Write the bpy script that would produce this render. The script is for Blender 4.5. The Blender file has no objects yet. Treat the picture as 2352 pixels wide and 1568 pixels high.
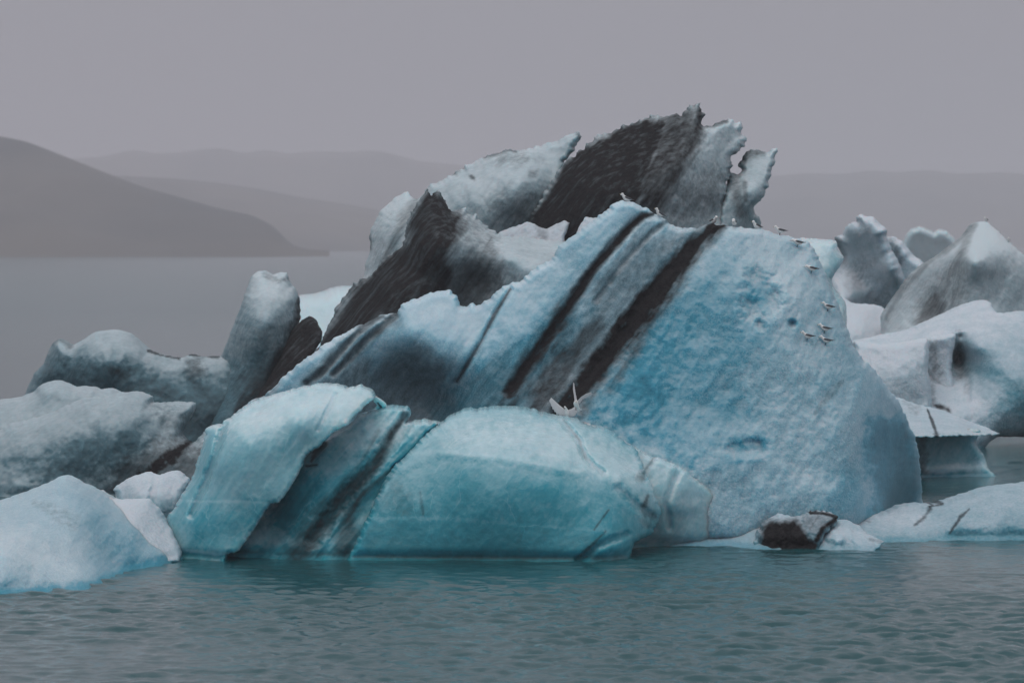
import bpy, math, random
import numpy as np
from mathutils import Vector, Matrix

# ------------------------------------------------------------------ camera
CX, CY0, FPX, CAMH, HOR = 1176.0, 784.0, 8820.0, 8.2, 555.0   # photo measured on a 2352 x 1568 raster
sc = bpy.context.scene
col = sc.collection
cam_d = bpy.data.cameras.new('camera'); cam = bpy.data.objects.new('camera', cam_d); col.objects.link(cam)
cam_d.sensor_width = 36.0; cam_d.lens = 135.0
cam_d.shift_y = -(CY0 - HOR) / 2352.0
cam_d.clip_start = 1.0; cam_d.clip_end = 40000.0
cam.location = (0, 0, CAMH); cam.rotation_euler = (math.pi / 2, 0, 0)
cam_d.dof.use_dof = True; cam_d.dof.focus_distance = 108.0; cam_d.dof.aperture_fstop = 1.4
sc.camera = cam

# ------------------------------------------------------------------ overcast sky
SUN_EL, SUN_AZ = math.radians(72), math.radians(-150)     # soft sun behind cloud, high, behind and left of the camera
w = bpy.data.worlds.new('World'); sc.world = w; w.use_nodes = True
nt = w.node_tree; nt.nodes.clear()
out = nt.nodes.new('ShaderNodeOutputWorld'); bg = nt.nodes.new('ShaderNodeBackground')
sky = nt.nodes.new('ShaderNodeTexSky'); sky.sky_type = 'NISHITA'; sky.sun_disc = False
sky.sun_elevation = SUN_EL; sky.sun_rotation = SUN_AZ; sky.air_density = 1.5; sky.dust_density = 4.0
tc = nt.nodes.new('ShaderNodeTexCoord'); sp = nt.nodes.new('ShaderNodeSeparateXYZ')
nt.links.new(tc.outputs['Generated'], sp.inputs[0])
ramp = nt.nodes.new('ShaderNodeValToRGB')                  # CIE overcast: zenith three times the horizon
ramp.color_ramp.elements[0].position = 0.0; ramp.color_ramp.elements[0].color = (3.32, 3.12, 3.52, 1)
ramp.color_ramp.elements[1].position = 1.0; ramp.color_ramp.elements[1].color = (9.0, 9.4, 10.2, 1)
nt.links.new(sp.outputs['Z'], ramp.inputs[0])
mix = nt.nodes.new('ShaderNodeMix'); mix.data_type = 'RGBA'; mix.inputs[0].default_value = 0.93
nt.links.new(sky.outputs[0], mix.inputs[6]); nt.links.new(ramp.outputs[0], mix.inputs[7])
nt.links.new(mix.outputs[2], bg.inputs[0]); bg.inputs[1].default_value = 0.085
nt.links.new(bg.outputs[0], out.inputs[0])
sun_d = bpy.data.lights.new('sun', 'SUN'); sun = bpy.data.objects.new('sun', sun_d); col.objects.link(sun)
sun_d.energy = 0.9; sun_d.angle = math.radians(50); sun_d.color = (1.0, 0.97, 0.94)
sdir = Vector((math.sin(SUN_AZ) * math.cos(SUN_EL), math.cos(SUN_AZ) * math.cos(SUN_EL), math.sin(SUN_EL)))
sun.rotation_euler = sdir.to_track_quat('Z', 'Y').to_euler()

# ------------------------------------------------------------------ render settings
sc.render.engine = 'CYCLES'
sc.cycles.use_denoising = True
sc.cycles.max_bounces = 8; sc.cycles.diffuse_bounces = 3; sc.cycles.glossy_bounces = 3
sc.cycles.volume_bounces = 2; sc.cycles.transparent_max_bounces = 6
sc.view_settings.view_transform = 'Standard'; sc.view_settings.look = 'None'
sc.view_settings.exposure = 0.0; sc.view_settings.gamma = 1.0

# ------------------------------------------------------------------ noise
rng = np.random.RandomState(7)
PERM = rng.permutation(256).astype(np.int32)
GR = rng.normal(size=(256, 3)).astype(np.float32); GR /= np.linalg.norm(GR, axis=1)[:, None]

def perlin(p):
    p = np.asarray(p, np.float32); i = np.floor(p).astype(np.int32); f = p - i
    u = f * f * f * (f * (f * 6 - 15) + 10); r = 0
    for dx in (0, 1):
        wx = u[:, 0] if dx else 1 - u[:, 0]
        hx = PERM[(i[:, 0] + dx) & 255]
        for dy in (0, 1):
            wy = u[:, 1] if dy else 1 - u[:, 1]
            hy = PERM[(hx + i[:, 1] + dy) & 255]
            for dz in (0, 1):
                wz = u[:, 2] if dz else 1 - u[:, 2]
                g = GR[PERM[(hy + i[:, 2] + dz) & 255]]
                r = r + wx * wy * wz * (g[:, 0] * (f[:, 0] - dx) + g[:, 1] * (f[:, 1] - dy) + g[:, 2] * (f[:, 2] - dz))
    return r

def fbm(p, oct=4, gain=0.5):
    r = 0; a = 1.0; s = 1.0
    for k in range(oct):
        r = r + a * perlin(p * s + 17.3 * k); a *= gain; s *= 2.03
    return r

def ridged(p, oct=3):
    r = 0; a = 1.0; s = 1.0
    for k in range(oct):
        r = r + a * (1 - 2 * np.abs(perlin(p * s + 31.7 * k))); a *= 0.5; s *= 2.1
    return r

def scallop(x, z, seed):
    """melt scallops: distance to the nearest of scattered centres, sharp ridges between"""
    ix, iz = np.floor(x).astype(np.int64), np.floor(z).astype(np.int64); best = np.full(len(x), 9.0)
    for dx in (-1, 0, 1):
        for dz in (-1, 0, 1):
            h = ((ix + dx) * 73856093) ^ ((iz + dz) * 19349663) ^ (seed * 83492791)
            a = ((h * 2654435761) & 0xFFFFFF) / 0xFFFFFF; b = (((h >> 3) * 40503 + 12345) * 2654435761 & 0xFFFFFF) / 0xFFFFFF
            best = np.minimum(best, (ix + dx + a - x) ** 2 + (iz + dz + b - z) ** 2)
    return np.minimum(best, 1.2)

def sstep(a, b, x):
    t = np.clip((x - a) / (b - a), 0, 1); return t * t * (3 - 2 * t)

def unproj(u, v, Y):
    return (u - CX) / FPX * Y, Y, CAMH - (v - HOR) / FPX * Y

# ------------------------------------------------------------------ materials
def nd(t, kind, **kw):
    n = t.nodes.new('ShaderNode' + kind)
    for k, v in kw.items(): setattr(n, k, v)
    return n

def ice_material(name, bump=0.5, scale=9.0, rough=0.42, sss=0.35, white=(0.60, 0.67, 0.71), blue=(0.065, 0.29, 0.40), streak=54, grain=0.5, crust_lit=0.45, deep=(0.015, 0.115, 0.17), mott=0.6, veins=0.5, mfp=0.35):
    m = bpy.data.materials.new(name); m.use_nodes = True; t = m.node_tree; L = t.links.new
    b = t.nodes['Principled BSDF']
    tc = nd(t, 'TexCoord')
    aA = nd(t, 'Attribute', attribute_name='ash'); aB = nd(t, 'Attribute', attribute_name='blue')
    # noise fields
    n1 = nd(t, 'TexNoise'); n1.inputs['Scale'].default_value = scale; n1.inputs['Detail'].default_value = 6; n1.inputs['Roughness'].default_value = 0.66
    L(tc.outputs['Object'], n1.inputs['Vector'])
    n2 = nd(t, 'TexNoise'); n2.inputs['Scale'].default_value = 1.1; n2.inputs['Detail'].default_value = 4
    L(tc.outputs['Object'], n2.inputs['Vector'])
    # rotate object space so that x runs along the layers of the ice, then stretch along them
    m0 = nd(t, 'Mapping'); m0.inputs['Rotation'].default_value = (0, math.radians(streak), 0)
    mp = nd(t, 'Mapping'); mp.inputs['Scale'].default_value = (0.28, 1.6, 2.6)
    L(tc.outputs['Object'], m0.inputs['Vector']); L(m0.outputs[0], mp.inputs['Vector'])
    n3 = nd(t, 'TexNoise'); n3.inputs['Scale'].default_value = 2.2; n3.inputs['Detail'].default_value = 6; n3.inputs['Roughness'].default_value = 0.6
    L(mp.outputs[0], n3.inputs['Vector'])
    vo = nd(t, 'TexVoronoi'); vo.inputs['Scale'].default_value = scale * 0.55
    L(tc.outputs['Object'], vo.inputs['Vector'])
    # blue amount = attribute + broad and fine noise
    def math_(op, a, bb, clamp=False):
        n = nd(t, 'Math', operation=op); n.use_clamp = clamp
        for k, x in enumerate((a, bb)):
            if isinstance(x, (int, float)): n.inputs[k].default_value = x
            else: L(x, n.inputs[k])
        return n.outputs[0]
    f2 = math_('MULTIPLY', math_('SUBTRACT', n2.outputs[0], 0.5), mott)
    f1 = math_('MULTIPLY', math_('SUBTRACT', n1.outputs[0], 0.5), 1.5 * grain)
    f3 = math_('MULTIPLY', math_('SUBTRACT', n3.outputs[0], 0.5), 0.45)
    # ice kept wet and clear by lapping water, a hand's breadth above the surface
    g0 = nd(t, 'NewGeometry'); s0 = nd(t, 'SeparateXYZ'); L(g0.outputs['Position'], s0.inputs[0])
    wt = nd(t, 'MapRange', interpolation_type='SMOOTHSTEP'); wt.inputs[1].default_value = 0.02; wt.inputs[2].default_value = 0.20; wt.inputs[3].default_value = 0.4; wt.inputs[4].default_value = 0.0
    L(math_('ADD', s0.outputs['Z'], math_('MULTIPLY', math_('SUBTRACT', n2.outputs[0], 0.5), 0.25)), wt.inputs[0])
    # weathered, bubbly ice on up-facing sides, with lit tops and rims painted in
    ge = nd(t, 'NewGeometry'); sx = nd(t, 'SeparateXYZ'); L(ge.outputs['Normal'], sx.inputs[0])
    cr = nd(t, 'MapRange', interpolation_type='SMOOTHSTEP'); cr.inputs[1].default_value = 0.50; cr.inputs[2].default_value = 0.95; cr.inputs[3].default_value = 0.0; cr.inputs[4].default_value = -crust_lit
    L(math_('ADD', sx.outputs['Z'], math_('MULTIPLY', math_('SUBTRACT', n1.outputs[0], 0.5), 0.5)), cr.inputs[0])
    bl = math_('ADD', math_('ADD', math_('ADD', aB.outputs['Fac'], wt.outputs[0]), cr.outputs[0]), math_('ADD', f2, math_('ADD', f1, f3)))
    wv = nd(t, 'TexNoise'); wv.inputs['Scale'].default_value = 0.9; wv.inputs['Detail'].default_value = 3; L(tc.outputs['Object'], wv.inputs['Vector'])
    vm = nd(t, 'VectorMath', operation='MULTIPLY_ADD'); L(wv.outputs['Color'], vm.inputs[0]); vm.inputs[1].default_value = (1.1, 1.1, 1.1); L(m0.outputs[0], vm.inputs[2])
    vc = nd(t, 'TexVoronoi', feature='DISTANCE_TO_EDGE'); vc.inputs['Scale'].default_value = 0.75; L(vm.outputs[0], vc.inputs['Vector'])
    vr = nd(t, 'MapRange'); vr.inputs[1].default_value = 0.0; vr.inputs[2].default_value = 0.013; vr.inputs[3].default_value = 1.0; vr.inputs[4].default_value = 0.0
    L(vc.outputs['Distance'], vr.inputs[0])
    vein = math_('MULTIPLY', math_('MULTIPLY', vr.outputs[0], veins), math_('MULTIPLY', n2.outputs[0], n2.outputs[0]))
    bl = math_('SUBTRACT', bl, vein)
    mx = nd(t, 'ValToRGB'); e = mx.color_ramp.elements      # bubbly white > blue > clear deep ice
    e[0].position = 0.0; e[0].color = (*white, 1); e[1].position = 1.0; e[1].color = (*deep, 1)
    k_ = e.new(0.6); k_.color = (*blue, 1)
    L(math_('MULTIPLY', bl, 0.6, True), mx.inputs[0])
    # ash, plus shade painted in places: attribute broken up by streaks along the layers
    fa = math_('ADD', math_('MULTIPLY', math_('SUBTRACT', n3.outputs[0], 0.5), 0.9), math_('MULTIPLY', math_('SUBTRACT', n1.outputs[0], 0.5), 0.35))
    gate = math_('MULTIPLY', math_('MULTIPLY', aA.outputs['Fac'], 6.0, True), math_('SUBTRACT', 1.0, math_('MULTIPLY', aA.outputs['Fac'], 0.45)))
    am = math_('ADD', aA.outputs['Fac'], math_('MULTIPLY', fa, gate), True)
    ar = nd(t, 'ValToRGB'); ar.color_ramp.elements[0].position = 0.0; ar.color_ramp.elements[1].position = 0.93
    ar.color_ramp.elements[0].color = (0, 0, 0, 1); ar.color_ramp.elements[1].color = (1, 1, 1, 1)
    L(am, ar.inputs[0])
    acol = nd(t, 'ValToRGB'); acol.color_ramp.elements[0].color = (0.005, 0.005, 0.006, 1); acol.color_ramp.elements[1].color = (0.034, 0.032, 0.033, 1)
    acol.color_ramp.elements[0].position = 0.36; acol.color_ramp.elements[1].position = 0.70
    L(math_('ADD', math_('MULTIPLY', n1.outputs[0], 0.55), math_('MULTIPLY', n3.outputs[0], 0.45)), acol.inputs[0])
    mx2 = nd(t, 'Mix', data_type='RGBA'); L(ar.outputs[0], mx2.inputs[0]); L(mx.outputs[0], mx2.inputs[6]); L(acol.outputs[0], mx2.inputs[7])
    L(mx2.outputs[2], b.inputs['Base Color'])
    L(math_('ADD', math_('MULTIPLY', ar.outputs[0], 0.92 - rough), rough), b.inputs['Roughness'])
    L(math_('SUBTRACT', 0.5, math_('MULTIPLY', ar.outputs[0], 0.42)), b.inputs['Specular IOR Level'])
    b.inputs['IOR'].default_value = 1.31
    inv = math_('SUBTRACT', 1.0, ar.outputs[0])
    L(math_('MULTIPLY', inv, sss), b.inputs['Subsurface Weight'])
    b.inputs['Subsurface Radius'].default_value = (0.30, 0.85, 1.0); b.inputs['Subsurface Scale'].default_value = mfp
    # relief
    hh = math_('ADD', n1.outputs[0], math_('ADD', math_('MULTIPLY', vo.outputs['Distance'], 0.5), math_('MULTIPLY', n3.outputs[0], 0.45)))
    bp = nd(t, 'Bump'); bp.inputs['Distance'].default_value = 0.12; aG = nd(t, 'Attribute', attribute_name='grain'); L(math_('MULTIPLY', aG.outputs['Fac'], bump), bp.inputs['Strength'])
    L(hh, bp.inputs['Height']); L(bp.outputs[0], b.inputs['Normal'])
    return m

ICE_ROUGH = ice_material('ice_grainy', bump=0.5, scale=21.0, rough=0.30, grain=0.75, mott=0.4, sss=0.9, mfp=0.55, white=(0.56, 0.67, 0.72), blue=(0.038, 0.28, 0.39), deep=(0.008, 0.11, 0.165), crust_lit=0.42, veins=0.1)
ICE_CLEAR = ice_material('ice_clear', bump=0.22, scale=9.0, rough=0.16, sss=1.0, mfp=0.9, white=(0.57, 0.71, 0.745), blue=(0.033, 0.285, 0.355), deep=(0.008, 0.085, 0.102), grain=0.2, mott=0.35, veins=0.4)
ICE_SNOW = ice_material('ice_snowy', bump=0.5, scale=13.0, rough=0.5, sss=0.7, mfp=0.3, white=(0.58, 0.64, 0.69), blue=(0.08, 0.27, 0.34), grain=0.7)
ICE_DIRTY = ice_material('ice_dirty', bump=0.45, scale=8.0, rough=0.42, sss=0.7, mfp=0.5, white=(0.52, 0.60, 0.63), blue=(0.072, 0.160, 0.195), deep=(0.014, 0.042, 0.056), grain=0.4, mott=0.5, veins=0.25)

# ------------------------------------------------------------------ ice pieces
def refine(poly, jag, seed, soft=0.5, seg=3.5):
    P = np.array(poly, float); n = len(P); o = []
    for i in range(n):
        p0, p1, p2, p3 = P[i - 1], P[i], P[(i + 1) % n], P[(i + 2) % n]
        k = max(1, int(np.hypot(*(p2 - p1)) / seg))
        for j in range(k):
            t = j / k
            cr = 0.5 * ((2 * p1) + (-p0 + p2) * t + (2 * p0 - 5 * p1 + 4 * p2 - p3) * t * t + (-p0 + 3 * p1 - 3 * p2 + p3) * t ** 3)
            o.append(cr * soft + (p1 + (p2 - p1) * t) * (1 - soft))
    o = np.array(o)
    tan = np.roll(o, -1, 0) - np.roll(o, 1, 0); tan /= np.maximum(np.linalg.norm(tan, axis=1), 1e-6)[:, None]
    nrm = np.stack([-tan[:, 1], tan[:, 0]], 1)
    q = np.stack([o[:, 0] / 11, o[:, 1] / 11, np.full(len(o), seed * 3.7)], 1)
    return o + nrm * (jag * 2.2 * fbm(q, 4, 0.62))[:, None]

def dist_poly(pts, P, closed=True):
    """distance from pts to polyline P, with nearest point and the parameter along it"""
    A = P if closed else P[:-1]; B = np.roll(P, -1, 0) if closed else P[1:]
    best = np.full(len(pts), 1e9); near = np.zeros((len(pts), 2)); par = np.zeros(len(pts))
    AB = B - A; L2 = np.maximum((AB ** 2).sum(1), 1e-9)
    for s in range(0, len(pts), 8000):
        q = pts[s:s + 8000]
        t = ((q[:, None, 0] - A[None, :, 0]) * AB[None, :, 0] + (q[:, None, 1] - A[None, :, 1]) * AB[None, :, 1]) / L2
        t = np.clip(t, 0, 1)
        dx = A[None, :, 0] + t * AB[None, :, 0] - q[:, None, 0]; dy = A[None, :, 1] + t * AB[None, :, 1] - q[:, None, 1]
        d2 = dx * dx + dy * dy; k = d2.argmin(1); r = np.arange(len(q))
        best[s:s + 8000] = np.sqrt(d2[r, k]); near[s:s + 8000, 0] = dx[r, k] + q[:, 0]; near[s:s + 8000, 1] = dy[r, k] + q[:, 1]
        par[s:s + 8000] = (k + t[r, k]) / len(A)
    return best, near, par

def inside(pts, P):
    x, y = pts[:, 0], pts[:, 1]; r = np.zeros(len(pts), bool)
    for i in range(len(P)):
        x1, y1 = P[i - 1]; x2, y2 = P[i]
        if y1 == y2: continue
        c = ((y1 > y) != (y2 > y)) & (x < (x2 - x1) * (y - y1) / (y2 - y1) + x1)
        r ^= c
    return r

def tps(ctrl, pts):
    C = np.array(ctrl, float); n = len(C); s = 200.0
    X = C[:, :2] / s
    def U(d2): return np.where(d2 > 0, 0.5 * d2 * np.log(np.maximum(d2, 1e-12)), 0)
    K = U(((X[:, None] - X[None]) ** 2).sum(2)) + 1e-3 * np.eye(n)
    if n < 4:
        Pm = np.ones((n, 1)) if n < 3 else np.hstack([np.ones((n, 1)), X])
    else: Pm = np.hstack([np.ones((n, 1)), X])
    m = Pm.shape[1]
    A = np.zeros((n + m, n + m)); A[:n, :n] = K; A[:n, n:] = Pm; A[n:, :n] = Pm.T
    w_ = np.linalg.lstsq(A, np.concatenate([C[:, 2], np.zeros(m)]), rcond=None)[0]
    q = pts / s; r = np.zeros(len(pts))
    for i in range(n): r += w_[i] * U(((q - X[i]) ** 2).sum(1))
    r += w_[n]
    if m == 3: r += q @ w_[n + 1:]
    return r

def stroke(pts, line, wd, wob, soft=0.5):
    """mask of a band along a line; wd may be a list of half widths along it"""
    P = np.array(line, float)
    d, _, par = dist_poly(pts, P, closed=False)
    W = np.interp(par, np.linspace(0, 1, len(wd)), wd) if isinstance(wd, (list, tuple)) else np.full(len(pts), float(wd))
    d = d + wob * W
    return 1 - sstep(W * (1 - soft), W * (1 + soft), d)

def region(pts, poly, soft, wob):
    P = np.array(poly, float); ins = inside(pts, P); d, _, _ = dist_poly(pts, P)
    sd = np.where(ins, d, -d) + wob * soft
    return sstep(-soft, soft, sd)

SURF = {}
SEED = [0]
def piece(name, parent, outline, ctrl, mat, Rb=1.5, R=60, Tb=2.5, jag=2.0, step=3.0, ash=(), blue=0.4, blues=(), grooves=(),
          noise=0.12, nscale=1.2, strata=0.0, sangle=52, sscale=3.0, key=None, soft=0.5, ashbase=0.0, squash=None, scal=0.06, scs=1.3, crisp=0.6, coarse=None):
    R = R * crisp; Rb = Rb * crisp
    if squash: ctrl = [(a, b, squash[0] + (c - squash[0]) * squash[1]) for a, b, c in ctrl]
    SEED[0] += 1; seed = SEED[0]
    P = refine(outline, jag, seed, soft)
    x0, y0 = P.min(0) - step; x1, y1 = P.max(0) + step
    nx = int((x1 - x0) / step) + 2; ny = int((y1 - y0) / step) + 2
    gx, gy = np.meshgrid(x0 + step * np.arange(nx), y0 + step * np.arange(ny))
    pts = np.stack([gx.ravel(), gy.ravel()], 1)
    ins = inside(pts, P)
    I = ins.reshape(ny, nx)
    cell = I[:-1, :-1] | I[1:, :-1] | I[:-1, 1:] | I[1:, 1:]
    need = np.zeros((ny, nx), bool)
    for a in (0, 1):
        for b_ in (0, 1): need[a:ny - 1 + a, b_:nx - 1 + b_] |= cell
    idx = np.where(need.ravel())[0]
    p = pts[idx].copy(); inn = ins[idx]
    d, near, _ = dist_poly(p, P)
    p[~inn] = near[~inn]; d[~inn] = 0.0
    edge = ~inn
    # pull inner points that almost touch the outline onto it
    close = inn & (d < step * 0.3); p[close] = near[close]; d[close] = 0; edge |= close
    t = np.clip(d / R, 0, 1); prof = np.sqrt(np.maximum(1 - (1 - t) ** 2, 0))
    Y0 = tps(ctrl, p)
    X, _, Z = unproj(p[:, 0], p[:, 1], Y0)
    w3 = np.stack([X, np.full_like(X, seed * 5.13), Z], 1)
    ca, sa = math.cos(math.radians(sangle)), math.sin(math.radians(sangle))
    along = X * ca + Z * sa; across = -X * sa + Z * ca
    st = np.stack([along * 0.18, np.full_like(X, seed * 2.1), across * sscale * 0.33], 1)
    disp = noise * (fbm(w3 * nscale * 0.5, 5, 0.52) * 1.6 + 0.35 * ridged(w3 * nscale * 1.1 + 9, 3))
    if strata: disp = disp + strata * (ridged(st, 4) * 0.6 + fbm(st * 1.7 + 5, 3))
    gr = np.ones(len(p)) if coarse is None else 0.30 + 0.70 * region(p, coarse, 30, 0.0)
    disp = disp * (0.5 + 0.5 * gr)
    wx = 0.25 * fbm(w3 * 1.7 + 40, 3)
    disp = disp + gr * scal * (scallop(along * scs * 0.8 + wx, across * scs * 1.3 - wx, seed) + 0.4 * scallop(along * scs * 2.3 + 2 * wx, across * scs * 3.1 + wx, seed + 50))
    wob = 0.55 * fbm(np.stack([p[:, 0] / 22, p[:, 1] / 22, np.full(len(p), seed * 1.9)], 1), 4, 0.6) * 2
    wob2 = 0.75 * fbm(np.stack([along * 0.55, across * 2.6, np.full(len(p), seed * 2.3)], 1), 4, 0.55) + 0.15 * wob if strata else wob
    for g in grooves: disp = disp - g[2] * stroke(p, g[0], g[1], wob * 0.4, 0.8)
    pr2 = np.clip(d / 10.0, 0, 1)
    Yf = Y0 + Rb * (1 - prof) - disp * pr2
    Yb = Y0 + Rb + Tb * prof + 0.5 * disp * pr2
    Zf = CAMH - (p[:, 1] - HOR) / FPX * Yf
    Yf = Yf + pr2 * 0.16 * np.exp(-((Zf - 0.10) / 0.13) ** 2)          # melt notch
    am = np.full(len(p), float(ashbase))
    for a in ash:
        k = region(p, a[1], a[2], wob2 * 1.4) if a[0] == 'r' else stroke(p, a[1], a[2], wob2, 0.55 if a[3] > 0.7 and np.max(a[2]) < 7 else 0.85)
        am = np.maximum(am, k * a[3])
    bm_ = np.full(len(p), float(blue))
    for a in blues:
        k = region(p, a[1], a[2], wob) if a[0] == 'r' else stroke(p, a[1], a[2], wob, 0.9)
        bm_ = bm_ + k * a[3]
    # vertices: front sheet, back sheet (outline shared)
    nF = len(p); bid = np.arange(nF); bi = np.where(~edge)[0]; bid[bi] = nF + np.arange(len(bi))
    fx, fy, fz = unproj(p[:, 0], p[:, 1], Yf)
    # the back keeps the outline's own width and height
    bx = fx.copy(); bz = fz.copy()
    Xe, _, Ze = unproj(p[:, 0], p[:, 1], Y0 + Rb)
    V = np.concatenate([np.stack([fx, fy, fz], 1), np.stack([Xe[bi], Yb[bi], Ze[bi]], 1)])
    V[:, 2] = np.maximum(V[:, 2], -2.2 + 0.001 * np.arange(len(V)) / len(V))
    loc = np.full(ny * nx, -1); loc[idx] = np.arange(nF); loc = loc.reshape(ny, nx)
    cy, cx = np.where(cell)
    q = np.stack([loc[cy, cx], loc[cy + 1, cx], loc[cy + 1, cx + 1], loc[cy, cx + 1]], 1)
    qb = bid[q][:, ::-1]
    alledge = edge[q].all(1)
    Q = np.concatenate([q, qb[~alledge]])
    Q = q if False else Q
    org = np.array([V[:, 0].mean(), V[:, 1].mean(), 0.0])
    V = V - org
    me = bpy.data.meshes.new(name)
    me.vertices.add(len(V)); me.vertices.foreach_set('co', V.astype(np.float32).ravel())
    me.loops.add(len(Q) * 4); me.loops.foreach_set('vertex_index', Q.astype(np.int32).ravel())
    me.polygons.add(len(Q)); me.polygons.foreach_set('loop_start', np.arange(0, len(Q) * 4, 4, dtype=np.int32))
    me.polygons.foreach_set('loop_total', np.full(len(Q), 4, np.int32))
    me.polygons.foreach_set('use_smooth', np.ones(len(Q), bool))
    for nm, arr in (('ash', am), ('blue', bm_), ('grain', gr)):
        at = me.attributes.new(nm, 'FLOAT', 'POINT')
        at.data.foreach_set('value', np.concatenate([arr, arr[bi]]).astype(np.float32))
    me.update(calc_edges=True); me.validate()
    me.materials.append(mat)
    o = bpy.data.objects.new(name, me); col.objects.link(o)
    o.location = org
    if parent is not None:
        o.parent = parent; o.location = Vector(org) - parent.location
    if key: SURF[key] = (p, np.stack([fx, fy, fz], 1))
    return o

def berg(name, u, Y, label, group=None):
    o = bpy.data.objects.new(name, None); col.objects.link(o)
    o.location = ((u - CX) / FPX * Y, Y, 0.0)
    tag(o, label, 'iceberg', group); return o

def tag(o, label=None, cat=None, group=None, kind=None):
    if label: o['label'] = label
    if cat: o['category'] = cat
    if group: o['group'] = group
    if kind: o['kind'] = kind
    return o

def on(key, u, v):
    p, W = SURF[key]; k = ((p[:, 0] - u) ** 2 + (p[:, 1] - v) ** 2).argmin(); return Vector(W[k])

# ------------------------------------------------------------------ water
def make_water():
    rows = [-400, -100, 0, 30, 50, 60]
    y = 64.0
    while y < 124: rows.append(y); y += 0.085
    while y < 9400: rows.append(y); y *= 1.006
    rows.append(9400.0)
    s = np.linspace(-0.165, 0.165, 330)
    s = np.concatenate([[-1.1, -0.6, -0.3, -0.2], s, [0.2, 0.3, 0.6, 1.1]])
    R_ = np.array(rows); X = s[None] * np.maximum(R_, 60)[:, None]; Yg = np.repeat(R_[:, None], len(s), 1)
    r = np.random.RandomState(3); Z = np.zeros_like(X)
    for k in range(110):
        lam = 0.30 * (5.0 ** r.rand()); th = r.normal(0.25, 0.75); kk = 2 * math.pi / lam
        amp = 0.0042 * lam ** 0.9 * (0.5 + r.rand())
        ph = kk * (X * math.sin(th) + Yg * math.cos(th)) + r.rand() * 6.28
        Z += amp * (np.sin(ph) + 0.25 * np.cos(2 * ph))
    q = np.stack([X.ravel() * 0.05, Yg.ravel() * 0.035, np.zeros(X.size)], 1)
    gust = np.clip(0.9 + 1.7 * (fbm(q, 3).reshape(X.shape) + 0.08), 0.35, 2.0)
    gust = gust * (0.5 + 0.5 * np.clip((97.0 - Yg) / 9.0, 0, 1))      # calmer in the lee of the ice
    fade = np.clip((150 - Yg) / 30, 0, 1) * np.clip((Yg - 58) / 6, 0, 1) * (np.abs(s) < 0.17)[None]
    Z = Z * gust * fade
    ny, nx = X.shape; V = np.stack([X.ravel(), Yg.ravel(), Z.ravel()], 1)
    i = np.arange(ny * nx).reshape(ny, nx)
    Q = np.stack([i[:-1, :-1], i[:-1, 1:], i[1:, 1:], i[1:, :-1]], -1).reshape(-1, 4)
    me = bpy.data.meshes.new('water'); me.vertices.add(len(V)); me.vertices.foreach_set('co', V.astype(np.float32).ravel())
    me.loops.add(len(Q) * 4); me.loops.foreach_set('vertex_index', Q.astype(np.int32).ravel())
    me.polygons.add(len(Q)); me.polygons.foreach_set('loop_start', np.arange(0, len(Q) * 4, 4, dtype=np.int32))
    me.polygons.foreach_set('loop_total', np.full(len(Q), 4, np.int32)); me.polygons.foreach_set('use_smooth', np.ones(len(Q), bool))
    me.update(calc_edges=True)
    m = bpy.data.materials.new('lagoon_water'); m.use_nodes = True; t = m.node_tree; b = t.nodes['Principled BSDF']
    b.inputs['Base Color'].default_value = (0.010, 0.068, 0.075, 1); b.inputs['Roughness'].default_value = 0.06; b.inputs['IOR'].default_value = 1.333
    tc = nd(t, 'TexCoord'); n = nd(t, 'TexNoise'); n.inputs['Scale'].default_value = 4.6; n.inputs['Detail'].default_value = 5; n.inputs['Roughness'].default_value = 0.6
    mp = nd(t, 'Mapping'); mp.inputs['Scale'].default_value = (0.8, 1.2, 1)
    t.links.new(tc.outputs['Object'], mp.inputs[0]); t.links.new(mp.outputs[0], n.inputs['Vector'])
    bp = nd(t, 'Bump'); bp.inputs['Strength'].default_value = 0.35; bp.inputs['Distance'].default_value = 0.05
    sy = nd(t, 'SeparateXYZ'); t.links.new(tc.outputs['Object'], sy.inputs[0])
    mr = nd(t, 'MapRange'); mr.inputs[1].default_value = 110; mr.inputs[2].default_value = 220; mr.inputs[3].default_value = 0.05; mr.inputs[4].default_value = 0.04
    t.links.new(sy.outputs['Y'], mr.inputs[0]); t.links.new(mr.outputs[0], bp.inputs['Distance'])   # beyond the bergs the ripples come from the bump alone
    m2 = nd(t, 'MapRange'); m2.inputs[1].default_value = 110; m2.inputs[2].default_value = 450; m2.inputs[3].default_value = 0.06; m2.inputs[4].default_value = 0.17
    t.links.new(sy.outputs['Y'], m2.inputs[0]); t.links.new(m2.outputs[0], b.inputs['Roughness'])            # far ripples melt into a sheen
    t.links.new(n.outputs[0], bp.inputs['Height']); t.links.new(bp.outputs[0], b.inputs['Normal'])
    me.materials.append(m)
    o = bpy.data.objects.new('water', me); col.objects.link(o); tag(o, kind='structure')
    o['label'] = 'rippled grey teal glacial lagoon water'
make_water()

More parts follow.
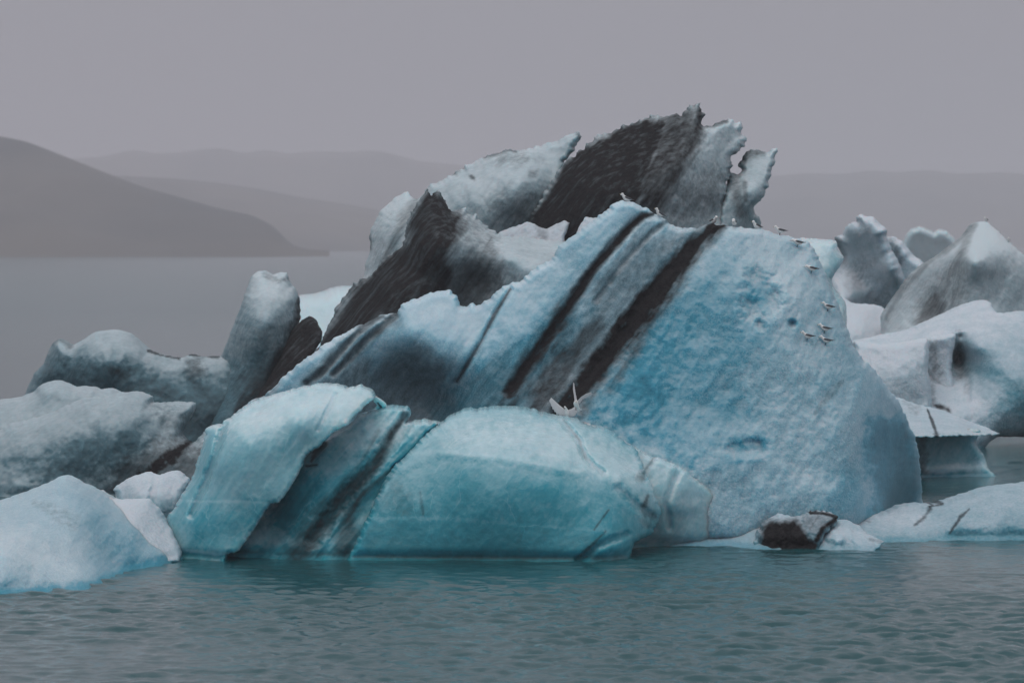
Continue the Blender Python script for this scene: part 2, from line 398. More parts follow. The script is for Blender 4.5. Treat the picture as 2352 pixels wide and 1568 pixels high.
# ------------------------------------------------------------------ hills
def hill_material(name, c1, c2):
    m = bpy.data.materials.new(name); m.use_nodes = True; t = m.node_tree; b = t.nodes['Principled BSDF']
    tc = nd(t, 'TexCoord'); n = nd(t, 'TexNoise'); n.inputs['Scale'].default_value = 0.006; n.inputs['Detail'].default_value = 8
    mp = nd(t, 'Mapping'); mp.inputs['Scale'].default_value = (1, 0.3, 3)
    t.links.new(tc.outputs['Object'], mp.inputs[0]); t.links.new(mp.outputs[0], n.inputs['Vector'])
    r = nd(t, 'ValToRGB'); r.color_ramp.elements[0].color = (*c1, 1); r.color_ramp.elements[1].color = (*c2, 1)
    r.color_ramp.elements[0].position = 0.35; r.color_ramp.elements[1].position = 0.65
    t.links.new(n.outputs[0], r.inputs[0]); t.links.new(r.outputs[0], b.inputs['Base Color']); b.inputs['Roughness'].default_value = 0.95
    return m
HILL = hill_material('moraine', (0.008, 0.007, 0.007), (0.075, 0.056, 0.040))

def hill(label, ridge, Yr, Ys, Yb, seed, rough=0.06):
    R_ = np.array(ridge, float); u = np.arange(R_[0, 0], R_[-1, 0] + 1, 12.0); v = np.interp(u, R_[:, 0], R_[:, 1])
    k = np.ones(3) / 3; v = np.convolve(np.pad(v, 1, mode='edge'), k, 'valid')
    H = CAMH + (HOR - v) * Yr / FPX
    ts = np.linspace(0, 1, 26); V = []
    ys = np.concatenate([Ys + (Yr - Ys) * ts, Yr + (Yb - Yr) * ts[1:]])
    pr = np.concatenate([ts ** 0.85, 1 - ts[1:] ** 1.3])
    U, YY = np.meshgrid(u, ys); X = (U - CX) / FPX * YY
    Z = -0.8 + (H + 0.8)[None] * pr[:, None]
    q = np.stack([X.ravel() / 260, YY.ravel() / 420, np.full(X.size, seed)], 1)
    env = (pr * (1 - pr) * 4)[:, None]
    Z = Z + env * H[None] * 2.6 * rough * fbm(q, 4).reshape(X.shape) + env * H[None] * rough * ridged(q * 2 + 3, 3).reshape(X.shape)
    Z = np.where(pr[:, None] <= 0.0, -0.8, np.maximum(Z, -0.8))
    ny, nx = X.shape; i = np.arange(ny * nx).reshape(ny, nx)
    Q = np.stack([i[:-1, :-1], i[:-1, 1:], i[1:, 1:], i[1:, :-1]], -1).reshape(-1, 4)
    me = bpy.data.meshes.new('hill'); me.from_pydata(np.stack([X.ravel(), YY.ravel(), Z.ravel()], 1).tolist(), [], Q.tolist())
    me.polygons.foreach_set('use_smooth', np.ones(len(Q), bool)); me.materials.append(HILL)
    o = bpy.data.objects.new('hill', me); col.objects.link(o); tag(o, label, kind='structure')

hill('low hazy brown hill sloping down to the lagoon at far left',
     [(-4500, 500), (-3000, 430), (-1800, 380), (-1100, 350), (-500, 325), (-200, 300), (-60, 306), (0, 313), (60, 325), (110, 344), (165, 366), (250, 400), (330, 430), (420, 455), (500, 478), (580, 494), (630, 520), (665, 560), (700, 572), (760, 576)], 2500, 2060, 3100, 1.5, 0.13)
hill('pale middle ridge behind the left hill, running down behind the icebergs',
     [(-2500, 470), (-1200, 440), (-300, 410), (100, 400), (300, 405), (400, 410), (500, 420), (600, 435), (700, 455), (800, 470), (870, 482), (960, 500), (1100, 520), (1300, 530), (1500, 540)], 4000, 3300, 4900, 4.2, 0.12)
hill('faint flat topped mountain range dissolving into mist',
     [(-6000, 470), (-4200, 400), (-2500, 380), (-1200, 355), (-400, 350), (0, 360), (160, 364), (240, 360), (290, 346), (320, 345), (350, 353), (420, 350), (470, 342), (510, 340), (560, 353), (590, 346), (620, 345), (660, 353), (720, 348), (800, 349), (860, 345), (890, 350), (960, 370), (1060, 380), (1300, 390), (1600, 398), (1780, 404), (1850, 397), (1930, 400), (2000, 391), (2060, 396), (2130, 390), (2200, 399), (2270, 396), (2352, 405), (2800, 392), (3500, 400), (4600, 385), (6000, 430), (8000, 520)], 6500, 5200, 8200, 8.8, 0.10)

# ------------------------------------------------------------------ far icebergs
o = piece('far_iceberg', None, [(600, 720), (640, 690), (690, 678), (730, 672), (765, 660), (798, 656), (850, 668), (920, 700), (960, 760), (960, 850), (600, 850)],
          [(600, 760, 262), (800, 700, 263), (960, 760, 263), (780, 830, 258)], ICE_CLEAR, Rb=6, R=60, Tb=6, jag=0.8, blue=0.12, noise=0.3, nscale=0.4)
tag(o, 'pale blue snowy iceberg in the distance between ice pillar and dark spur', 'iceberg')
o = piece('far_iceberg', None, [(2066, 575), (2079, 545), (2090, 529), (2112, 519), (2122, 524), (2135, 529), (2144, 534), (2154, 528), (2174, 530), (2187, 542), (2200, 560), (2215, 590), (2215, 626), (2060, 626)],
          [(2080, 580, 1105), (2180, 570, 1108), (2130, 540, 1104)], ICE_CLEAR, Rb=8, R=26, Tb=8, jag=1.2, step=2, blue=0.15, noise=1.0, nscale=0.12)
tag(o, 'small far twin humped pale blue iceberg beside the misty horizon', 'iceberg')
jb = berg('iceberg', 2010, 200, 'rounded lumpy blue iceberg with grey streaks behind the big blue berg')
piece('ice_body', jb, [(1917, 545), (1925, 541), (1937, 539), (1943, 521), (1956, 511), (1970, 509), (1967, 498), (1978, 492), (1990, 498), (2006, 497), (2018, 511), (2037, 526), (2037, 545), (2050, 575), (2068, 610), (2080, 650), (2090, 740), (2080, 930), (1900, 930), (1905, 700), (1906, 650), (1911, 639), (1928, 614), (1936, 588), (1922, 562)],
      [(1940, 540, 200), (1990, 530, 198), (2040, 620, 197), (1980, 640, 200.5), (2000, 700, 200), (1930, 580, 202), (1950, 680, 198), (2060, 800, 199), (1930, 900, 198)], ICE_SNOW, crisp=1, Rb=3, R=34, Tb=3, jag=1.0, blue=0.38, noise=0.30, nscale=0.7,
      ash=[('s', [(1918, 548), (1930, 580), (1935, 600)], 9, .4), ('r', [(1940, 600), (1990, 590), (2010, 640), (1985, 660), (1950, 650)], 22, .24), ('r', [(2000, 690), (2040, 650), (2060, 700), (2020, 730)], 18, .22)])
piece('ice_shoulder', jb, [(2030, 545), (2053, 544), (2074, 556), (2099, 586), (2123, 605), (2150, 660), (2150, 930), (2040, 930), (2036, 640), (2030, 590)],
      [(2050, 570, 203), (2100, 620, 202), (2100, 800, 201), (2040, 800, 203)], ICE_SNOW, Rb=3, R=34, Tb=3, jag=1.0, blue=0.38, noise=0.3, nscale=0.7,
      ash=[('s', [(2045, 548), (2060, 575), (2066, 600)], 8, .45)])

lb = berg('peaked_iceberg', 2230, 178, 'grey streaked pointed iceberg with a gull on its peak, far right')
piece('ice_peak', lb, [(2010, 800), (2028, 767), (2029, 726), (2037, 711), (2068, 667), (2099, 626), (2131, 601), (2162, 583), (2193, 558), (2218, 539), (2237, 514), (2249, 509), (2266, 509), (2287, 526), (2318, 555), (2349, 583), (2400, 630), (2470, 720), (2500, 1000), (2000, 1000)],
      [(2040, 740, 183), (2100, 640, 183), (2250, 515, 184), (2200, 620, 178), (2240, 600, 176), (2280, 640, 177.5), (2340, 640, 179), (2450, 760, 181), (2150, 720, 179), (2250, 760, 175), (2080, 780, 179), (2050, 980, 178), (2300, 980, 172)],
      ICE_DIRTY, Rb=2.2, R=40, Tb=4, jag=1.0, blue=0.32, noise=0.16, strata=0.10, sangle=55, key='peak',
      ash=[('r', [(2100, 740), (2125, 690), (2150, 660), (2175, 700), (2150, 745), (2110, 760)], 14, .72), ('s', [(2245, 515), (2225, 540), (2190, 620), (2160, 680)], [3, 8, 12, 18], .42), ('s', [(2240, 516), (2190, 562), (2130, 605), (2070, 668), (2035, 730)], 7, .5), ('s', [(2205, 600), (2195, 670), (2170, 740)], [14, 20, 12], .35)],
      blues=[('r', [(2290, 600), (2400, 650), (2400, 760), (2260, 760), (2250, 680)], 40, .25)])

mb = berg('snowy_iceberg', 2230, 156, 'broad white iceberg with a dark cavity and overhanging right edge, far right')
piece('ice_body', mb, [(1960, 800), (1970, 783), (2028, 770), (2093, 756), (2162, 726), (2193, 711), (2224, 697), (2255, 689), (2274, 695), (2290, 718), (2318, 718), (2352, 714), (2480, 712), (2560, 760), (2560, 1000), (2480, 1002), (2352, 1003), (2290, 1004), (2260, 1030), (2240, 1080), (1960, 1080)],
      [(2000, 800, 158), (2090, 765, 160), (2200, 720, 162), (2260, 700, 163), (2350, 740, 160), (2500, 760, 161), (2170, 800, 157.5), (2202, 820, 159.5), (2240, 800, 156.5), (2300, 850, 154.5), (2400, 880, 154), (2200, 930, 153.5), (2320, 960, 153.2), (2100, 900, 155), (2350, 998, 154.5), (2500, 998, 155)],
      ICE_SNOW, Rb=1.6, R=46, Tb=5, jag=1.2, blue=0.58, noise=0.16, strata=0,
      grooves=[([(2205, 775), (2202, 830), (2205, 860)], [10, 17, 10], 0.5), ([(2222, 870), (2222, 920)], 8, 0.25)],
      ash=[('r', [(2190, 775), (2205, 765), (2212, 820), (2226, 855), (2205, 868), (2192, 850)], 12, .38), ('r', [(2135, 920), (2150, 925), (2180, 935), (2182, 945), (2150, 938)], 5, .9), ('s', [(2142, 850), (2138, 920)], 9, .3), ('s', [(2218, 860), (2222, 900)], 7, .2)],  # first region paints the shade of the cavity through the ash mask
      blues=[('r', [(2280, 760), (2400, 740), (2500, 900), (2380, 1000), (2300, 940), (2250, 860)], 50, .28)])
piece('ice_shoulder', mb, [(1890, 690), (1930, 680), (1956, 695), (1990, 698), (2018, 701), (2036, 713), (2060, 760), (2060, 900), (1890, 900)],
      [(1920, 700, 190), (2020, 715, 191), (1980, 750, 187.5), (1920, 850, 186), (2040, 850, 186)], ICE_SNOW, Rb=1.5, R=30, Tb=3, jag=1.0, step=2.5, blue=0.3, noise=0.15)
piece('ice_slab', mb, [(1962, 800), (1970, 784), (2030, 790), (2090, 782), (2130, 776), (2134, 800), (2131, 850), (2136, 880), (2140, 930), (2120, 1090), (1960, 1090)],
      [(1990, 800, 154.5), (2110, 790, 154.2), (2060, 860, 152.6), (2130, 900, 152.8), (2040, 1050, 151.5), (2120, 1050, 151.5)], ICE_SNOW, Rb=0.9, R=22, Tb=2, jag=1.0, blue=0.38, noise=0.12)
piece('ice_slab', mb, [(2128, 782), (2160, 772), (2186, 766), (2194, 768), (2193, 785), (2188, 815), (2186, 850), (2196, 930), (2130, 930)],
      [(2140, 790, 156.6), (2180, 780, 156.4), (2160, 840, 156.4), (2165, 920, 155.6)], ICE_SNOW, Rb=0.8, R=18, Tb=1.5, jag=1.0, blue=0.15, noise=0.1,
      ash=[('r', [(2132, 790), (2150, 785), (2160, 860), (2150, 900), (2136, 890)], 12, .42)])

nb = berg('ledge_iceberg', 2180, 134, 'low ice block with white ledge overhanging an undercut blue base, right of the blue face')
piece('snow_ledge', nb, [(2030, 930), (2062, 912), (2097, 925), (2138, 936), (2175, 945), (2214, 962), (2241, 973), (2260, 978), (2278, 986), (2289, 993), (2297, 995), (2285, 998), (2247, 1000), (2200, 1001), (2150, 1003), (2100, 1005), (2030, 1006)],
      [(2050, 930, 139), (2150, 945, 138.5), (2230, 970, 137.6), (2110, 975, 134.5), (2200, 985, 134), (2280, 994, 135), (2060, 1000, 132.2), (2180, 999, 132)], ICE_SNOW, crisp=1, Rb=0.4, R=12, Tb=2, jag=1.8, step=2, blue=0.8, noise=0.18, nscale=2.2,
      ash=[('s', [(2130, 940), (2138, 960), (2146, 980), (2152, 1001)], [2, 3, 4, 6], .8), ('r', [(2075, 920), (2110, 930), (2112, 950), (2085, 945)], 8, .2)])
piece('ice_base', nb, [(2060, 985), (2100, 985), (2247, 985), (2246, 1000), (2241, 1014), (2249, 1031), (2260, 1043), (2268, 1071), (2290, 1110), (2060, 1110)],
      [(2080, 1000, 134.2), (2230, 1000, 134.4), (2150, 1050, 134.2), (2250, 1060, 134.6), (2150, 1085, 134.0), (2260, 1085, 134.2)], ICE_CLEAR, Rb=0.8, R=22, Tb=3, jag=1.0, step=2, blue=0.72, noise=0.06,
      blues=[('s', [(2130, 1078), (2225, 1073), (2268, 1068)], 8, -.5)],
      ash=[('s', [(2120, 1000), (2116, 1040), (2118, 1080)], [8, 12, 10], .45)])

# ------------------------------------------------------------------ grey iceberg with the upright pillar, back left
fb = berg('pillar_iceberg', 400, 146, 'grey blue iceberg with an upright ice pillar, standing behind the low ice at left')
piece('ice_body', fb, [(30, 1090), (48, 930), (58, 904), (79, 856), (100, 836), (112, 805), (122, 788), (135, 778), (150, 788), (163, 792), (176, 788), (191, 779), (219, 762), (253, 757), (274, 758), (296, 766), (318, 784), (339, 803), (369, 815), (410, 822), (424, 820), (438, 813), (462, 818), (503, 818), (560, 810), (640, 860), (640, 1090)],
      [(80, 900, 150), (140, 800, 149), (250, 775, 149), (250, 830, 146), (180, 870, 147), (340, 830, 147.5), (430, 830, 148), (400, 900, 145.5), (250, 900, 145.8), (520, 900, 145), (500, 1000, 143.5), (300, 1050, 143.5), (600, 1000, 144), (60, 1050, 147)],
      ICE_DIRTY, squash=(143.5, 0.5), crisp=0.8, Rb=2.0, R=44, Tb=4, jag=0.8, blue=0.80, noise=0.16,
      ash=[('r', [(255, 845), (290, 840), (300, 860), (275, 866), (258, 872)], 9, .5), ('r', [(430, 820), (460, 818), (470, 860), (450, 880), (428, 870)], 14, .55), ('s', [(340, 806), (370, 816), (412, 823)], 3, .8), ('s', [(436, 814), (502, 819)], 3, .8), ('s', [(125, 785), (140, 780), (160, 795)], 6, .5), ('r', [(290, 870), (310, 880), (305, 910), (290, 900)], 10, .35), ('r', [(420, 960), (520, 930), (560, 1000), (480, 1060), (400, 1020)], 40, .3)],
      blues=[('r', [(90, 850), (200, 820), (300, 850), (500, 860), (620, 830), (640, 1090), (30, 1090)], 50, .55)])
piece('ice_pillar', fb, [(490, 900), (503, 825), (513, 806), (533, 753), (551, 709), (568, 656), (578, 634), (595, 622), (612, 622), (626, 630), (645, 625), (660, 626), (665, 644), (681, 668), (688, 684), (690, 730), (680, 770), (670, 820), (640, 880), (600, 960), (520, 1010), (470, 1000)],
      [(520, 830, 145.5), (590, 640, 147), (650, 640, 147), (620, 740, 143.8), (660, 760, 144.8), (570, 800, 144.0), (580, 900, 143.2), (640, 840, 144), (500, 980, 143)],
      ICE_DIRTY, crisp=1.0, Rb=1.3, R=46, Tb=2.5, jag=1.2, blue=0.80, noise=0.12, strata=0.05, sangle=68, step=2.5,
      ash=[('s', [(687, 690), (688, 740), (660, 800), (610, 880), (560, 950)], [8, 14, 24, 26, 22], .8), ('s', [(608, 630), (640, 645), (664, 640)], 5, .3), ('r', [(560, 870), (620, 840), (600, 930), (520, 990)], 24, .4)],
      blues=[('r', [(570, 630), (665, 625), (680, 680), (560, 690)], 18, -.3), ('r', [(500, 860), (640, 820), (640, 1000), (480, 1000)], 50, .5)])
piece('ash_slab', fb, [(620, 860), (670, 760), (690, 738), (711, 726), (725, 733), (735, 753), (741, 764), (736, 787), (700, 840), (650, 900), (560, 975), (500, 1010), (480, 1000), (560, 940)],
      [(700, 750, 144.5), (680, 820, 143.2), (600, 920, 142.5), (510, 1000, 142)], ICE_DIRTY, Rb=0.7, R=26, Tb=1.6, jag=1.2, step=2.5, blue=0.3, noise=0.12, strata=0.06, ashbase=0.92, ash=())

# ------------------------------------------------------------------ low blue grey ice, left middle
gb = berg('low_iceberg', 180, 125, 'low grey blue double humped iceberg with ashy right end, left edge behind the front ice')
piece('ice_hump', gb, [(-220, 960), (-60, 925), (0, 917), (44, 911), (75, 900), (99, 880), (126, 873), (147, 878), (168, 888), (205, 887), (226, 893), (256, 892), (280, 906), (330, 940), (330, 1160), (-220, 1160)],
      [(-150, 960, 131), (50, 925, 131), (130, 890, 131), (250, 905, 131.5), (100, 960, 129), (0, 1000, 128.5), (250, 1000, 129), (100, 1140, 127)], ICE_DIRTY, squash=(127, 0.7), crisp=0.8, Rb=1.8, R=40, Tb=3, jag=1.0, blue=0.8, noise=0.12)
piece('ice_hump', gb, [(-260, 1060), (-80, 1010), (0, 986), (21, 972), (68, 962), (120, 945), (164, 924), (191, 914), (239, 911), (274, 902), (315, 900), (345, 912), (348, 925), (376, 924), (407, 923), (446, 926), (441, 952), (431, 969), (415, 1000), (440, 1018), (480, 990), (480, 1120), (400, 1200), (-260, 1200)],
      [(-100, 1030, 128.5), (50, 975, 128.5), (180, 930, 128.5), (300, 915, 128.5), (420, 940, 129), (60, 1040, 125.6), (200, 1000, 125.2), (300, 980, 125.6), (380, 990, 127), (300, 1080, 124.6), (180, 1100, 124.3), (0, 1140, 123.8), (430, 1060, 124.5), (300, 1160, 123.5), (450, 1120, 123)],
      ICE_DIRTY, squash=(123.5, 0.65), crisp=0.8, Rb=1.5, R=40, Tb=3, jag=1.6, blue=0.85, noise=0.16,
      ash=[('s', [(430, 1020), (390, 1050), (340, 1085), (310, 1105)], [10, 16, 18, 14], 1.0), ('r', [(260, 1060), (330, 1020), (400, 1010), (440, 1020), (480, 1000), (480, 1110), (240, 1140)], 26, .62), ('r', [(100, 1080), (300, 1040), (280, 1150), (100, 1160)], 50, .25), ('r', [(340, 930), (440, 930), (440, 1000), (380, 1000)], 20, .22)],
      blues=[('r', [(0, 1050), (200, 1000), (350, 960), (330, 1040), (100, 1120)], 40, .3)])

# ------------------------------------------------------------------ dark ash tower behind the main berg
eb = berg('tower_iceberg', 1400, 121, 'tall jagged tower of black ash and grey ice rising behind the blue berg')
piece('ice_slab', eb, [(960, 470), (986, 429), (1012, 414), (1040, 400), (1069, 382), (1112, 360), (1138, 351), (1165, 343), (1172, 340), (1184, 346), (1217, 342), (1246, 332), (1282, 321), (1300, 312), (1318, 306), (1331, 304), (1334, 318), (1323, 332), (1314, 353), (1296, 372), (1290, 420), (1270, 620), (1000, 620)],
      [(990, 440, 125.5), (1100, 380, 126), (1250, 350, 126), (1320, 315, 126.5), (1100, 450, 123.5), (1200, 420, 123.2), (1260, 450, 124), (1200, 520, 123.5), (1100, 560, 122.8)], ICE_DIRTY, crisp=0.4, Rb=1.5, R=38, Tb=2.5, jag=3.2, blue=0.58, noise=0.16, strata=0.06,
      ash=[('s', [(1112, 362), (1170, 344), (1184, 348)], 4, .6), ('r', [(1120, 365), (1190, 348), (1230, 365), (1180, 385)], 14, .26), ('r', [(1140, 450), (1250, 430), (1240, 530), (1120, 530)], 34, .34), ('s', [(1082, 405), (1088, 410)], 4, .7), ('s', [(1325, 306), (1332, 318)], 5, .5), ('r', [(1215, 395), (1235, 390), (1232, 410), (1216, 408)], 6, .4), ('s', [(1040, 400), (1055, 392)], 4, .4)])
piece('ash_tower', eb, [(1180, 640), (1208, 520), (1222, 490), (1250, 440), (1275, 400), (1295, 371), (1320, 357), (1349, 332), (1377, 308), (1399, 306), (1424, 294), (1464, 276), (1489, 272), (1493, 265), (1511, 263), (1518, 272), (1536, 267), (1565, 261), (1579, 252), (1583, 241), (1594, 246), (1608, 238), (1610, 256), (1619, 260), (1613, 270), (1610, 285), (1622, 290), (1655, 278), (1680, 274), (1701, 285), (1703, 303), (1716, 314), (1712, 332), (1694, 350), (1680, 360), (1684, 376), (1676, 395), (1668, 440), (1660, 640)],
      [(1230, 500, 122.5), (1300, 380, 123.5), (1390, 320, 124), (1500, 290, 124), (1600, 260, 124), (1690, 300, 124.5), (1350, 450, 120.8), (1450, 400, 121), (1550, 380, 121), (1620, 400, 122), (1400, 520, 120), (1550, 500, 120.5), (1640, 500, 122), (1250, 600, 120.5)],
      ICE_DIRTY, Rb=1.3, R=30, Tb=2.2, jag=4.6, blue=0.45, noise=0.15, strata=0.08, sangle=55, sscale=3, step=2.0,
      ash=[('r', [(1200, 560), (1222, 485), (1295, 371), (1349, 330), (1399, 300), (1464, 270), (1515, 262), (1540, 280), (1520, 340), (1480, 420), (1460, 520), (1440, 600)], 16, .93), ('r', [(1500, 262), (1612, 238), (1612, 300), (1570, 400), (1500, 520), (1440, 540), (1470, 400)], 34, .84), ('s', [(1612, 250), (1600, 300), (1560, 380), (1510, 470)], [12, 18, 22, 26], .85), ('s', [(1625, 290), (1655, 282), (1668, 278)], 5, .7), ('r', [(1560, 430), (1650, 380), (1665, 480), (1540, 530)], 34, .5), ('s', [(1690, 352), (1676, 395)], 6, .6), ('r', [(1290, 380), (1390, 310), (1370, 360), (1300, 440)], 18, .62)])
piece('ice_slab', eb, [(1640, 640), (1650, 500), (1668, 430), (1676, 396), (1694, 401), (1705, 389), (1698, 375), (1712, 350), (1730, 342), (1752, 348), (1770, 346), (1784, 342), (1777, 375), (1772, 389), (1766, 425), (1752, 454), (1743, 467), (1732, 476), (1738, 490), (1748, 512), (1750, 640)],
      [(1690, 410, 123.8), (1750, 360, 124.5), (1720, 440, 122.6), (1680, 520, 122.2), (1740, 520, 123.5)], ICE_DIRTY, crisp=0.45, Rb=0.9, R=24, Tb=1.8, jag=3.2, blue=0.58, noise=0.12, strata=0.05, sangle=75, step=2.5,
      ash=[('s', [(1705, 372), (1722, 348), (1755, 352)], [8, 12, 7], .6), ('s', [(1690, 400), (1690, 450), (1700, 490)], [10, 14, 12], .5), ('s', [(1710, 420), (1712, 460)], 5, .5)])
piece('ice_rubble', eb, [(1130, 620), (1143, 537), (1160, 528), (1177, 521), (1195, 516), (1210, 509), (1228, 514), (1240, 522), (1253, 526), (1275, 516), (1296, 507), (1308, 511), (1302, 530), (1296, 550), (1290, 620)],
      [(1150, 545, 120.6), (1210, 525, 120.3), (1290, 520, 120.3), (1220, 570, 119.6)], ICE_SNOW, Rb=0.5, R=14, Tb=1, jag=1.5, step=2, blue=0.1, noise=0.1, strata=0.06, ashbase=0.12, ash=[('s', [(1240, 520), (1250, 545)], 12, .4)])
piece('ice_chunk', eb, [(1315, 600), (1325, 533), (1336, 512), (1346, 498), (1358, 499), (1380, 502), (1400, 600)], [(1335, 520, 119.8), (1365, 520, 119.7), (1350, 570, 119.2)], ICE_SNOW, Rb=0.5, R=14, Tb=1, jag=1.2, step=2, blue=0.05, noise=0.06)
sb_ = berg('spur_iceberg', 950, 116, 'black ash covered ridge with jagged crest between the pillar and the tower')
piece('ice_slab', sb_, [(800, 700), (835, 637), (839, 609), (850, 576), (848, 545), (853, 525), (860, 512), (875, 483), (907, 454), (925, 445), (936, 440), (946, 452), (958, 456), (966, 454), (1000, 500), (980, 600), (900, 720)],
      [(845, 630, 120.5), (870, 520, 120.5), (940, 450, 121), (900, 560, 119.2), (950, 500, 119.5), (860, 670, 119)], ICE_DIRTY, Rb=0.9, R=30, Tb=1.6, jag=1.5, step=2.5, blue=0.28, noise=0.12, strata=0.04, sangle=62,
      ash=[('s', [(956, 460), (930, 500), (905, 550), (880, 600)], [8, 14, 9, 6], .45), ('s', [(849, 540), (850, 570)], 4, .5)],
      blues=[('r', [(900, 540), (940, 510), (920, 580), (860, 640)], 16, .35)])
piece('ash_ridge', sb_, [(690, 860), (742, 778), (767, 717), (796, 674), (814, 652), (832, 639), (846, 638), (886, 591), (922, 562), (936, 512), (954, 472), (972, 447), (983, 433), (990, 450), (1004, 438), (1013, 443), (1022, 461), (1033, 483), (1051, 483), (1062, 478), (1069, 477), (1076, 494), (1085, 494), (1093, 490), (1105, 508), (1130, 526), (1145, 540), (1174, 546), (1210, 544), (1246, 549), (1296, 553), (1340, 600), (1340, 860), (800, 960), (690, 960)],
      [(780, 730, 118.5), (840, 650, 118.8), (930, 560, 118.2), (985, 445, 119.2), (1010, 450, 119), (1060, 490, 118.8), (1130, 530, 118.6), (1220, 555, 118.8), (1280, 565, 118.8), (960, 560, 116.6), (1020, 540, 116.2), (1090, 560, 116.4), (1180, 590, 115.8), (1250, 600, 115.8), (1100, 640, 116.4), (1180, 640, 115.4), (900, 660, 116.2), (1050, 690, 116.2), (850, 740, 115.6), (1000, 800, 114.5), (1200, 800, 114)],
      ICE_DIRTY, crisp=0.45, Rb=1.0, R=34, Tb=2, jag=3.4, blue=0.6, noise=0.15, strata=0.06, sangle=56, step=2.5,
      ash=[('r', [(690, 900), (750, 760), (810, 650), (846, 632), (922, 558), (940, 500), (985, 425), (1015, 440), (1050, 480), (1080, 480), (1070, 540), (1040, 590), (1050, 640), (1000, 720), (900, 780)], 22, .9), ('r', [(1040, 600), (1100, 560), (1130, 600), (1150, 650), (1140, 760), (1000, 760), (980, 700)], 34, .72), ('r', [(1050, 540), (1095, 495), (1140, 545), (1100, 580), (1060, 610)], 20, .34), ('r', [(1140, 650), (1240, 650), (1220, 720), (1120, 740)], 26, .38), ('s', [(1130, 545), (1100, 590), (1080, 620)], 4, .6), ('s', [(990, 470), (985, 520), (960, 560)], [8, 12, 10], .45)])

# ------------------------------------------------------------------ main berg
db = berg('striped_iceberg', 1500, 110, 'large blue iceberg striped with diagonal black ash bands, gulls along its crest')
piece('ice_saddle', db, [(1790, 600), (1836, 547), (1860, 547), (1900, 550), (1919, 553), (1925, 573), (1939, 594), (1925, 617), (1911, 639), (1914, 658), (1930, 678), (1944, 700), (1940, 770), (1850, 770)],
      [(1840, 560, 114.4), (1910, 560, 114.8), (1925, 595, 114.4), (1880, 620, 113.0), (1905, 650, 113.2), (1930, 700, 112.8), (1860, 740, 112)], ICE_CLEAR, Rb=1.0, R=28, Tb=2, jag=1.0, step=2.5, blue=0.32, noise=0.1,
      blues=[('s', [(1920, 600), (1908, 640), (1925, 690)], 14, .35)])
BAND1 = [(1655, 512), (1630, 528), (1585, 572), (1540, 624), (1500, 675), (1450, 745), (1400, 820), (1350, 880), (1300, 940), (1270, 985)]
BAND2 = [(1500, 492), (1478, 497), (1449, 519), (1410, 562), (1377, 602), (1338, 655), (1309, 699), (1277, 749), (1225, 820), (1170, 900)]
BAND3 = [(1530, 508), (1493, 537), (1449, 584), (1424, 612), (1399, 648), (1370, 690)]
BAND4 = [(1172, 664), (1135, 724), (1105, 784), (1069, 843), (1050, 875)]
BR1 = [(880, 726), (845, 741), (795, 790), (749, 846), (706, 880)]
BR2 = [(908, 724), (880, 745), (838, 784), (800, 825), (765, 858)]
